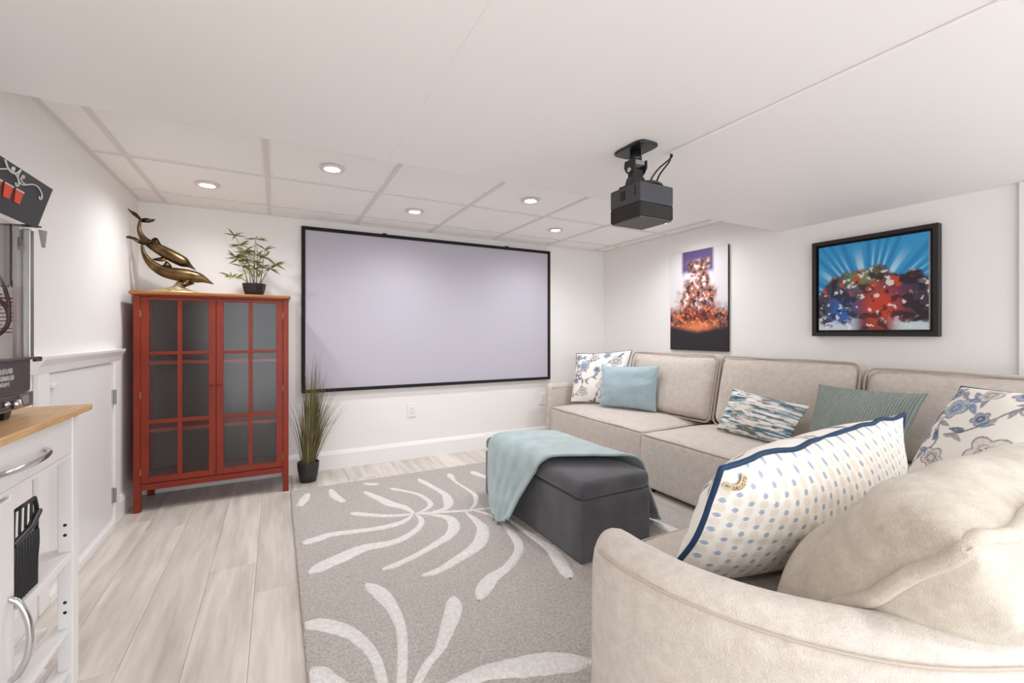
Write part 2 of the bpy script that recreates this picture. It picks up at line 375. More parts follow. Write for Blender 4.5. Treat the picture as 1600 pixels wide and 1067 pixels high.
# ------------------------------------------------------------------ wall art (generic stand-ins)
def fbm(U, V, sc, seed, oct=3):
    out = np.zeros(U.shape)
    flat = out.ravel(); uu = U.ravel(); vv = V.ravel()
    for i in range(flat.size): flat[i] = noise.fractal(Vector((uu[i]*sc+seed, vv[i]*sc-seed, seed*.37)), 1.0, 2.0, oct)
    return flat.reshape(U.shape)
def mixc(C, col, a): return C*(1-a[..., None])+np.array(lin(col))*a[..., None]
def sstep(a, b, x): t = np.clip((x-a)/(b-a), 0, 1); return t*t*(3-2*t)
def art(name, n, m, fn, O, U, V, parent, mat=m_print, u0=0, u1=1, v0=0, v1=1):
    u, v = np.meshgrid(np.linspace(0,1,n), np.linspace(0,1,m), indexing='ij')
    P = np.array(O)+u[...,None]*np.array(U)+v[...,None]*np.array(V)
    o = MB().grid(P).build(name, mat, parent); color_attr(o.data, fn(u, v).reshape(-1,3)); return o
def poster_fn(u, v):
    C = np.ones(u.shape+(3,))*np.array(lin('d9d4d6'))
    n1 = fbm(u, v*1.5, 5, 3, 4); n2 = fbm(u, v*1.5, 14, 9, 3); n3 = fbm(u, v*1.5, 22, 17, 2)
    C = mixc(C, '5b4a7c', sstep(.20,.26,u)*(1-sstep(.74,.80,u))*sstep(.72,.80,v+.05*n1))
    body = sstep(0,.12,.36-np.abs(u-.5)+.12*n1-np.maximum(0,(v-.55))*.45)*(1-sstep(.86,.93,v))*sstep(.12,.2,v)
    C = mixc(C, '8a6a64', body)
    C = mixc(C, 'e5d5d2', body*sstep(.15,.3,n2)); C = mixc(C, '3a2626', body*sstep(.1,.25,-n2)); C = mixc(C, 'c2705a', body*sstep(.2,.3,n3))
    low = 1-sstep(.34,.50,v+.06*n1)
    C = mixc(C, '7a2f22', low*.9); C = mixc(C, 'e27a4c', low*sstep(.05,.25,n2)*sstep(.18,.24,v)); C = mixc(C, '2a1414', low*sstep(.12,.3,-n3))
    C = mixc(C, 'e98a58', np.exp(-((u-.5)/.3)**2-((v-.235)/.05)**2)*.8)
    C = mixc(C, '231e22', 1-sstep(.155,.21,v-.06*np.abs(u-.5)*2))
    return C
t = thing('wall_poster', 'tall unframed mounted poster in purple, white and orange above the sofa', 'poster', (XW, 2.534, .928))
MB().box(-.020, 0, -.285, .285, 0, .838).build('backing_board', m_black, t)
art('poster_print', 100, 150, poster_fn, (-.0206,.285,0), (0,-.57,0), (0,0,.838), t)
def canvas_fn(u, v):
    C = np.ones(u.shape+(3,))*np.array(lin('2f93c8'))
    ang = np.arctan2(v-.25, u-.5); r = np.hypot(u-.5, v-.25)
    rays = .5+.5*np.sin(ang*37+3*np.sin(ang*9))
    C = mixc(C, '1d78b4', sstep(.5,1,1-rays)*.8); C = mixc(C, 'bfe0ee', sstep(.75,1,rays)*(1-sstep(.35,.75,r)))
    n1 = fbm(u, v, 4, 21, 3); n2 = fbm(u, v, 9, 5, 3); n3 = fbm(u, v, 16, 31, 3); n4 = fbm(u, v, 11, 55, 3)
    mound = sstep(0,.05,.74-v-1.0*(u-.52)**2+.10*n1)
    C = mixc(C, '3b3038', mound)
    C = mixc(C, '6c8a55', mound*np.exp(-((u-.42)/.16)**2-((v-.60)/.13)**2)*1.0)
    C = mixc(C, '2b2d55', mound*np.exp(-((u-.78)/.18)**2-((v-.42)/.18)**2))
    C = mixc(C, 'bf3f28', mound*np.clip(1.3*np.exp(-((u-.60)/.17)**2-((v-.24)/.24)**2),0,1))
    C = mixc(C, '2f5fa8', mound*np.clip(1.2*np.exp(-((u-.24)/.13)**2-((v-.22)/.22)**2),0,1))
    C = mixc(C, 'b8452c', mound*sstep(.22,.3,n2)*sstep(.3,.5,v)); C = mixc(C, 'd9cfc8', mound*sstep(.34,.44,n3)); C = mixc(C, '1c1720', mound*sstep(.16,.3,n4)*.8)
    C = mixc(C, 'd8e4ea', (1-sstep(.06,.12,v+.1*n2))*sstep(.04,.2,np.abs(u-.55)-.05)*.8)
    return C
t = thing('framed_picture', 'square colourful canvas with blue rays in a black floating frame above the sofa', 'picture', (XW, 1.313, 1.053))
for b in ((-.312,.312,.578,.602),(-.312,.312,0,.024),(-.312,-.288,.024,.578),(.288,.312,.024,.578)):
    MB().box(-.045, 0, *b).build('frame_bar', m_frame, t, bevel=.002)
MB().box(-.012, 0, -.288, .288, .024, .578).build('backing', m_black, t)
cb = MB().box(-.0385, -.012, -.272, .272, .038, .564).build('canvas', m_paper, t)
art('canvas_print', 170, 170, canvas_fn, (-.0392,.272,.038), (0,-.544,0), (0,0,.526), t)

# ------------------------------------------------------------------ red glass cabinet
CX, CY0, CY1 = .47, 3.37, 3.735
t = thing('display_cabinet', 'red painted display cabinet with glazed double doors and honey wood top', 'cabinet', (CX, 3.55, 0))
def cb(*b): return MB().box(b[0]-CX, b[1]-CX, b[2]-3.55, b[3]-3.55, b[4], b[5])
for xa, xb in ((.058,.092),(.847,.881)):
    for ya, yb in ((CY0,CY0+.034),(CY1-.034,CY1)): cb(xa,xb,ya,yb,0,1.302).build('corner_post', m_red, t, bevel=.002)
for xa, xb in ((.062,.074),(.865,.877)): cb(xa,xb,CY0+.034,CY1-.034,.13,1.302).build('side_panel', m_red, t)
cb(.092,.847,CY1-.012,CY1-.004,.13,1.302).build('back_panel', m_dark_in, t)
cb(.092,.847,CY0+.004,CY0+.024,.128,.166).build('bottom_rail', m_red, t, bevel=.002)
cb(.092,.847,CY0+.004,CY0+.024,1.292,1.302).build('top_rail', m_red, t)
for z in (.166, .482, .892): cb(.076,.863,CY0+.028,CY1-.014,z-.012,z+.008).build('shelf', m_red, t)
mb = MB(); hx0, hx1, ya, yb = .040-CX, .893-CX, CY0-.020-3.55, CY1+.008-3.55
mb.box(hx0, hx1, ya, yb, 1.302, 1.325); mb.build('top_board', m_topwood, t, bevel=.008, seg=3)
def cdoor(xa, xb, knob_x, hinge_x):
    st = .038; zb, zt = .170, 1.290; y0, y1 = CY0, CY0+.02
    d = cb(xa,xa+st,y0,y1,zb,zt); d2 = cb(xb-st,xb,y0,y1,zb,zt); d3 = cb(xa+st,xb-st,y0,y1,zb,zb+.036); d4 = cb(xa+st,xb-st,y0,y1,zt-.018,zt)
    mb = MB()
    for q in (d,d2,d3,d4): mb.add(q.v, q.f)
    D = mb.build('door', m_red, t, bevel=.002)
    zr = [zb+.036, .525, .548, .941, .960, zt-.018]; xm = (xa+xb)/2
    for za, zc in ((zr[1],zr[2]),(zr[3],zr[4])): cb(xa+st-.001,xb-st+.001,y0+.003,y1-.003,za,zc).build('muntin', m_red, D, bevel=.002)
    for za, zc in ((zr[0],zr[1]),(zr[2],zr[3]),(zr[4],zr[5])): cb(xm-.0115,xm+.0115,y0+.003,y1-.003,za,zc).build('muntin', m_red, D, bevel=.002)
    for za, zc in ((zr[0],zr[1]),(zr[2],zr[3]),(zr[4],zr[5])):
        for q0, q1 in ((xa+st,xm-.0115),(xm+.0115,xb-st)): cb(q0,q1,y0+.009,y0+.012,za,zc).build('glass_pane', m_glass, D)
    MB().lathe([(0,-.024),(.008,-.023),(.012,-.018),(.011,-.012),(.006,-.007),(.007,0)], (knob_x-CX, y0-3.55, .748), 16, 'y').build('knob', m_red, D)
    for z in (.24, .70, 1.19): MB().tube([(hinge_x-CX, y0-3.552, z-.02),(hinge_x-CX, y0-3.552, z+.02)], .0045, 8).build('hinge', m_brass, D, label='small brass hinge')
cdoor(.0935,.4685,.450,.0925); cdoor(.4705,.8455,.489,.8465)

# ------------------------------------------------------------------ dolphin sculpture
DY = 3.50; ZT = 1.325
t = thing('dolphin_sculpture', 'bronze sculpture of two leaping dolphins on a pale rock base on the cabinet', 'sculpture', (.21, DY, ZT))
def zp(x, y, dy=0):     # traced profile, in metres in the plane of the sculpture
    return Vector(((x-470)*.000565+.215-.21, dy, (1005-y)*.000572+.003))
def dolphin(path, rad, dy, fluke_at, fl_tips, dorsal, flippers):
    c = spline([(x, y, 0) for x, y in path], 44); r = spline([(q, 0, 0) for q in rad], 44)[:,0]
    mb = MB(); mb.tube([zp(p[0], p[1], dy) for p in c], [max(.0012, q*.00057) for q in r], 16, flat=.85)
    b = mb.build('dolphin_body', m_bronze, t)
    def fin(poly, th, name, tilt=0):
        P = [zp(x, y, dy) for x, y in poly]; n = len(P); cen = sum(P, Vector())/n
        v = [p+Vector((0, tilt*(i/(n-1)), 0)) for i, p in enumerate(P)]
        mb = MB(); mid = sum(v, Vector())/n
        v2 = [mid+Vector((0,-th,0)), mid+Vector((0,th,0))]
        mb.add(v+v2, [(i,(i+1)%n,n) for i in range(n)]+[((i+1)%n,i,n+1) for i in range(n)], True); return mb.build(name, m_bronze, b)
    fin(dorsal, .006, 'dorsal_fin')
    for p, s in flippers: fin(p, .005, 'flipper', s)
    for tip in fl_tips: fin(tip, .005, 'fluke')
dolphin([(200,215),(185,300),(200,380),(250,450),(330,505),(430,565),(520,615),(590,655),(640,688),(700,735)], [13,18,26,38,54,64,64,56,24,3], .018,
    None, [[(205,205),(215,240),(180,215),(130,175),(75,100),(120,130),(165,150)],[(200,210),(205,245),(270,245),(310,225),(332,198),(290,200),(240,192)]],
    [(285,440),(300,415),(325,398),(350,410),(370,450),(392,495),(330,490)], [([(430,600),(380,612),(300,640),(330,660),(400,668),(450,640)], -.035)])
dolphin([(222,500),(235,580),(280,670),(345,735),(430,780),(540,800),(640,810),(730,825),(795,848),(876,892)], [13,20,36,50,62,72,70,58,32,3], -.012,
    None, [[(240,490),(230,505),(190,485),(140,450),(100,435),(55,430),(110,412),(165,425),(210,450)],[(225,495),(250,500),(300,470),(330,440),(280,450),(235,475)]],
    [(385,725),(415,690),(430,652),(455,670),(478,700),(490,730),(440,740)],
    [([(690,840),(640,842),(590,850),(545,888),(600,895),(660,878)], -.03),([(660,870),(610,890),(540,945),(580,945),(640,915),(690,890)], .03)])
mb = MB(); rs = []
for i in range(28):
    a = 2*math.pi*i/28; row = []
    for r_, h_ in ((1.0,0),(1.0,.006),(.82,.016),(.5,.028),(.2,.045),(.14,.07),(.13,.105)):
        q = 1+.14*noise.noise(Vector((math.cos(a)*3, math.sin(a)*3, r_*7)))
        lean = .045*max(0,(h_-.02)/.09)
        row.append((.03+lean+math.cos(a)*r_*.135*q, math.sin(a)*r_*.062*q, h_*(1+.25*noise.noise(Vector((math.cos(a)*4,math.sin(a)*4,h_*50))))))
    rs.append(row)
mb.grid(np.array(rs), True, True); mb.build('rock_base', m_stone, t)

# ------------------------------------------------------------------ bamboo plant and grass plant
def leaf_mesh(L, w, bend, mat, name):
    n = 6; v = []; f = []
    for i in range(n+1):
        s = i/n; ww_ = w*math.sin(math.pi*min(1, s*.92+.08))**.8*(1-s**3)
        z = -bend*L*s*s; y = L*s
        v += [(-ww_, y, z+.12*ww_), (0, y, z), (ww_, y, z+.12*ww_)]
        if i: a = 3*(i-1); b = 3*i; f += [(a,a+1,b+1,b),(a+1,a+2,b+2,b+1)]
    return MB().add(v, f, True).mesh(name, mat)
t = thing('bamboo_plant', 'small artificial bamboo plant in a black bowl pot on the red cabinet', 'plant', (.672, 3.52, ZT))
MB().lathe([(.046,0),(.052,.002),(.064,.035),(.071,.07),(.073,.086),(.068,.086),(.062,.07)], n=9, smooth=False).build('pot', m_pot, t)
MB().lathe([(0,.076),(.063,.074)], n=14).build('soil', m_soil, t)
LM = [leaf_mesh(.072,.0062,.18,m_leaf,'leaf'), leaf_mesh(.06,.006,.4,m_leaf,'leaf'), leaf_mesh(.06,.0075,.1,m_leafl,'leaf')]
rb = random.Random(4)
stems = [[(-.02,0,.07),(-.03,.0,.2),(-.055,.01,.31)],[(0,.01,.07),(.0,.01,.25),(.01,.012,.40)],[(.012,-.01,.07),(.02,-.01,.22),(.018,-.012,.37)],
         [(.035,0,.07),(.05,.005,.2),(.065,.01,.33)],[(-.035,.01,.07),(-.06,.01,.18),(-.11,.015,.265)],[(.03,.02,.07),(.075,.02,.17),(.13,.02,.23)],[(-.02,-.02,.07),(-.06,-.025,.11),(-.13,-.02,.125)],
         [(0,0,.07),(-.04,.01,.25),(-.115,.02,.41)]]
for q, sp in enumerate(stems):
    c = spline(sp, 14); MB().tube([tuple(p) for p in c], [.0035-.0018*i/13 for i in range(14)], 7).build('stem', m_stem, t)
    for node in ((8,10,12,13),(6,13),(5,9),(7,10,13),(8,11,13),(9,13),(10,13),(8,10,13))[q]:
        base = Vector(c[node])
        for j in range(rb.choice((7,8,9))):
            az = rb.uniform(0, 2*math.pi); el = rb.uniform(-.5, .75)
            if abs(math.sin(az)) > .8 and rb.random() < .5: az = rb.choice((0, math.pi))+rb.uniform(-.5,.5)
            d = Vector((math.cos(az)*math.cos(el), .7*math.sin(az)*math.cos(el), math.sin(el)))
            m4 = Matrix.Translation(base)@d.to_track_quat('Y','Z').to_matrix().to_4x4()@Matrix.Rotation(rb.choice((-1,1))*rb.uniform(.4,1.4),4,'Y')@Matrix.Scale(rb.uniform(.8,1.2),4)
            inst('leaf', LM[2 if base.z < .17 and rb.random() < .6 else rb.choice((0,0,1))], t, m4)
for j in range(12):
    az = rb.uniform(0, 2*math.pi); el = rb.uniform(.1,.9); d = Vector((math.cos(az)*math.cos(el), math.sin(az)*math.cos(el)*.6, math.sin(el)))
    inst('leaf', LM[2], t, Matrix.Translation((rb.uniform(-.03,.04), rb.uniform(-.02,.02), rb.uniform(.12,.18)))@d.to_track_quat('Y','Z').to_matrix().to_4x4())
t = thing('grass_plant', 'artificial tall grass in a charcoal pot on the floor beside the red cabinet', 'plant', (1.012, 3.53, 0))
MB().lathe([(.050,0),(.055,.003),(.064,.05),(.072,.10),(.074,.135),(.074,.140),(.067,.140),(.064,.12)], n=28).build('pot', m_potf, t)
MB().lathe([(0,.125),(.066,.122)], n=14).build('soil', m_soil, t)
def blade_mesh(L, w, lean, curl, mat):
    n = 9; v = []; f = []
    a = .05; y = z = 0
    for i in range(n+1):
        s = i/n; ww_ = w*(1-s**1.6)+.0002
        v += [(-ww_, y, z), (ww_, y, z)]
        ang = lean+curl*s*s; y += math.sin(ang)*L/n; z += math.cos(ang)*L/n
        if i: b = 2*i; f.append((b-2,b-1,b+1,b))
    return MB().add(v, f, True).mesh('grass_blade', mat)
rb = random.Random(11)
BM = [blade_mesh(L, .0036, le, cu, m_gr) for L, le, cu in ((.74,.03,.15),(.68,.07,.25),(.60,.14,.4),(.55,.22,.5),(.52,.3,.6),(.62,.18,.35),(.70,.08,.3),(.54,.32,.9),(.50,.42,.4),(.42,.08,.2))]
BM2 = [blade_mesh(L, .0042, le, cu, m_gr2) for L, le, cu in ((.36,.06,.5),(.32,.12,1.5),(.28,.1,.6),(.40,.08,1.9),(.34,.02,.3))]
for i in range(265):
    az = rb.uniform(0, 2*math.pi); r_ = .045*math.sqrt(rb.random())
    if i % 3 == 0: az = rb.uniform(-.9,.9)
    elif math.cos(az) < -.35 and i % 3 == 1: az = math.pi-az
    me = rb.choice(BM2) if i < 75 else rb.choice(BM)
    m4 = Matrix.Translation((math.cos(az)*r_, math.sin(az)*r_*.8, .12))@Matrix.Rotation(az-math.pi/2+rb.uniform(-.7,.7),4,'Z')@Matrix.Diagonal((1, .55 if math.sin(az) > .3 else (.5 if math.cos(az) < -.3 else 1.0), rb.uniform(.86,1.16), 1))
    inst('grass_blade', me, t, m4)

# ------------------------------------------------------------------ kitchen cart and popcorn machine
t = thing('kitchen_cart', 'white kitchen cart with butcher block top, drawer, door and open shelves', 'cart', (.14, 1.4, 0))
def kb(*b): return MB().box(b[0]-.14, b[1]-.14, b[2]-1.4, b[3]-1.4, b[4], b[5])
KX0, KX1, KY0, KY1 = .020, .270, .93, 1.83
kb(.012,.287,.88,1.885,.826,.845).build('butcher_block_top', m_butcher, t, bevel=.003)
for xa, xb in ((KX1-.035,KX1),(KX0,KX0+.035)):
    for ya, yb in ((KY1-.045,KY1),(KY0,KY0+.045)): kb(xa,xb,ya,yb,0,.826).build('corner_post', m_white, t, bevel=.003)
kb(KX0,KX0+.012,1.46,KY1-.045,.43,.826).build('back_panel', m_white, t)
kb(KX0,KX0+.012,KY0+.045,1.45,.06,.826).build('back_panel', m_white, t)
kb(KX0+.035,KX1-.035,KY1-.02,KY1-.008,.70,.826).build('side_rail', m_white, t)
kb(KX0+.035,KX1-.035,KY0+.008,KY0+.02,.06,.826).build('end_panel', m_white, t)
kb(KX1-.03,KX1-.004,KY0+.045,KY1-.045,.700,.712).build('drawer_rail', m_white, t, bevel=.002)
dr = kb(KX1-.022,KX1-.001,KY0+.05,KY1-.05,.714,.822).build('drawer', m_white, t, bevel=.003)
def bow(p0, p1, out, r=.006, n=22):
    p0, p1, out = Vector(p0), Vector(p1), Vector(out); pts = []
    for i in range(n):
        s = i/(n-1); pts.append(p0.lerp(p1, s)+out*math.sin(math.pi*s)**.55)
    return pts
mb = MB().tube(bow((.13,-.06,.765),(.13,.20,.765),(.034,0,0)), .007, 10)
mb.build('handle', m_chrome, dr, label='chrome bow handle')
dd = kb(KX1-.022,KX1-.001,KY0+.05,1.442,.075,.692).build('door', m_white, t, bevel=.003)
MB().box(.128,.133,KY0+.10-1.4,1.39-1.4,.13,.64).build('door_panel', m_white, dd, bevel=.002)
mb = MB().tube(bow((.13,.028,.275),(.13,.028,.465),(.034,0,0)), .007, 10); mb.build('handle', m_chrome, dd, label='chrome bow handle')
kb(KX0+.012,KX1-.005,1.445,1.463,.06,.70).build('divider_panel', m_white, t, bevel=.002)
kb(KX0+.012,KX1-.008,1.463,1.822,.405,.420).build('shelf', m_white, t, bevel=.002)
kb(KX1-.012,KX1-.001,1.463,1.785,.398,.420).build('shelf_edge', m_white, t, bevel=.002)
for i in range(4): kb(KX0+.02+i*.06,KX0+.062+i*.06,1.463,1.822,.178,.192).build('shelf_slat', m_white, t, bevel=.002)
for i in range(4): kb(KX0+.02+i*.06,KX0+.062+i*.06,1.463,1.822,.055,.068).build('shelf_slat', m_white, t, bevel=.002)
for xx in (KX0+.07, KX1-.07):
    for z in (.47,.50,.24,.27): MB().lathe([(.0045,-.0006),(.0045,.002)], (KX1-.0175-.14, KY1-.0452-1.4-.0, z), 10, 'y').build('peg_hole', m_hole, t) if xx > .1 else None
# black wire rack on the shelf
t = thing('wire_rack', 'folded black slotted rack on the open shelf of the white cart', 'rack', (.235, 1.54, .42))
mb = MB()
fr = [(.02,-.075,.002),(.02,.055,.002),(.02,.06,.20),(.02,.05,.225),(.02,-.075,.225)]
mb.tube(fr, .005, 8, closed=True); mb.build('rim', m_black, t)
for i in range(9):
    y = -.068+i*.014
    MB().tube(spline([(.02,y,.003),(.023,y,.06),(.026,y+.002,.11),(.024,y+.006,.145)], 10), .0052, 6).build('slot_bar', m_black, t)
    if i % 2: MB().tube([(.02,y,.16),(.02,y+.004,.225)], .003, 6).build('slot_bar', m_black, t)
MB().tube([(.026,-.075,.15),(.03,0,.165),(.026,.055,.19)], .008, 6).build('cross_bar', m_black, t)
# popcorn machine
t = thing('popcorn_machine', 'tabletop popcorn machine with glass case and tilted black sign on the cart', 'popcorn machine', (.11, 1.5, .845))
def pb(*b): return MB().box(b[0]-.11, b[1]-.11, b[2]-1.5, b[3]-1.5, b[4]-.845, b[5]-.845)
for xx in (.055,.175):
    for yy in (1.22,1.64): MB().hexa([(xx-.11-.011,yy-1.5-.017,0),(xx-.11+.011,yy-1.5-.017,0),(xx-.11+.011,yy-1.5+.011,0),(xx-.11-.011,yy-1.5+.011,0),
        (xx-.11-.014,yy-1.5-.02,.022),(xx-.11+.014,yy-1.5-.02,.022),(xx-.11+.014,yy-1.5+.02,.022),(xx-.11-.014,yy-1.5+.02,.022)]).build('foot', m_black, t, bevel=.002)
pb(.03,.192,1.12,1.74,.865,1.0).build('base_cabinet', m_steel, t, bevel=.003)
pb(.19,.2,1.14,1.725,.912,.998).build('front_panel', m_panel, t, bevel=.002)
cp = pb(.19,.2,1.12,1.742,.868,.908).build('control_strip', m_steel, t, bevel=.002)
MB().box(.089,.0912,1.30-1.5,1.665-1.5,.027,.061).build('switch_plate', m_panel, cp)
MB().lathe([(.012,.09),(.013,.098),(.009,.106),(0,.107)], (0,1.632-1.5,.040), 16, 'x').build('knob', m_chrome, cp)
MB().lathe([(.007,.09),(.008,.1),(0,.104)], (0,1.583-1.5,.045), 12, 'x').build('knob', m_chrome, cp)
MB().box(.089,.0922,1.675-1.5,1.71-1.5,.032,.056).build('badge', m_grey, cp)
rl = random.Random(2)
for row, (zc, h_, y0_, y1_) in enumerate(((.127,.016,1.40,1.632),(.110,.015,1.42,1.636),(.095,.012,1.44,1.612))):   # worn white lettering, no longer legible
    y = y0_
    while y < y1_:
        MB().box(.0895,.0908,y-1.5,y-1.5+.0022,zc-h_*rl.uniform(.3,.5),zc+h_*rl.uniform(.3,.5)).build('lettering_stroke', m_filig, t); y += rl.uniform(.005,.009)
pb(.186,.212,1.12,1.756,.998,1.004).build('tray_rail', m_panel, t, bevel=.001)
pb(.2,.212,1.735,1.762,.99,1.003).build('rail_end', m_panel, t, bevel=.002)
for xa in (.030,.182):
    for ya in (1.12,1.725): pb(xa,xa+.018,ya,ya+.022,1.0,1.362).build('case_post', m_steel, t, bevel=.002)
pb(.03,.036,1.142,1.725,1.0,1.362).build('back_sheet', m_paper, t)
pb(.190,.193,1.142,1.725,1.004,1.36).build('glass_door', m_glassm, t)
pb(.048,.182,1.738,1.742,1.0,1.36).build('side_sheet', m_paper, t)
pb(.048,.182,1.124,1.127,1.0,1.36).build('glass_side', m_glassm, t)
pb(.03,.2,1.12,1.747,1.36,1.368).build('case_top', m_glassm, t)
pb(.174,.182,1.700,1.716,1.004,1.36).build('inner_rail', m_steel, t)
pb(.146,.168,1.70,1.712,1.20,1.362).build('kettle_hanger', m_grey, t)
pb(.17,.186,1.71,1.732,1.30,1.335).build('latch', m_panel, t, bevel=.003)
n_ = pb(.095,.172,1.7365,1.7378,1.065,1.225).build('notice_sheet', m_white, t)
for i in range(11):
    z = 1.178-.845-i*.0105
    MB().box(-.012,.058 if i % 4 else .03,.2358,.2363,z-.0012 if i > 2 else z-.0024,z+.0012).build('notice_line', m_hole, n_)
for k in range(9): MB().box(-.008+k*.007,-.0055+k*.007,.2358,.2363,.352,.372).build('notice_picture', m_hole, n_)
rg = [(.005+.052*math.cos(a), .20, .268+.060*math.sin(a)) for a in np.linspace(0, 2*math.pi, 32, endpoint=False)]
MB().tube(rg, .005, 8, closed=True).build('kettle_hoop', m_black, t)
MB().tube(spline([(.035,.205,.40),(.045,.203,.36),(.056,.2,.31),(.057,.2,.27)], 14), .0045, 8).build('kettle_cord', m_black, t)
# tilted sign
def sg(a, b, off=0):       # a along y (0 far end .. ), b up the sloping face
    return Vector((.10+.018*b/.15+off*.99, a, .522+.125*b/.15-off*.14))
sgn = MB().hexa([sg(-.39,0),sg(-.39,0,-.008),sg(.236,0,-.008),sg(.236,0), sg(-.46,.15),sg(-.46,.15,-.008),sg(.280,.15,-.008),sg(.280,.15)]).build('sign_board', m_black, t)
MB().hexa([(.10,.205,.52),(.10,.262,.528),(-.06,.262,.52),(-.06,.205,.51), (.10,.205,.526),(.10,.262,.533),(-.06,.262,.525),(-.06,.205,.516)]).build('sign_hinge', m_black, t)
MB().hexa([(.098,.247,.520),(.106,.247,.520),(.106,.251,.520),(.098,.251,.520),(.104,.250,.470),(.112,.250,.470),(.112,.262,.520),(.098,.262,.520)]).build('corner_flap', m_grey, t)
def bag(y):
    P = [(y-.016,.046),(y+.010,.046),(y+.018,.086),(y-.020,.086)]
    MB().hexa([sg(a,b,.0005) for a,b in P]+[sg(a,b,.0022) for a,b in P]).build('printed_bag', m_bag, sgn)
    P = [(y-.021,.083),(y+.019,.083),(y+.019,.0875),(y-.021,.0875)]
    MB().hexa([sg(a,b,.002) for a,b in P]+[sg(a,b,.003) for a,b in P]).build('printed_bag_rim', m_filig, sgn)
for y in (.108,.056,.004,-.048): bag(y)
def swirl(pts, w): MB().tube([sg(a,b,.0018) for a,b in spline(pts, 26)], w, 6).build('scroll_ornament', m_filig, sgn)
for o_ in (.022, -.105):
    swirl([(.07+o_,.150),(.066+o_,.138),(.062+o_,.124),(.068+o_,.112),(.085+o_,.106),(.11+o_,.114),(.14+o_,.126),(.17+o_,.127),(.195+o_,.114),(.2+o_,.098),(.19+o_,.094),(.186+o_,.102)], .002)
    swirl([(.066+o_,.143),(.05+o_,.127),(.03+o_,.123),(.01+o_,.131),(-.005+o_,.146)], .0022)
    swirl([(.075+o_,.124),(.085+o_,.115),(.10+o_,.113)], .0018); swirl([(.083+o_,.133),(.086+o_,.13),(.083+o_,.127)], .004); swirl([(.036+o_,.138),(.033+o_,.135),(.037+o_,.133)], .004)

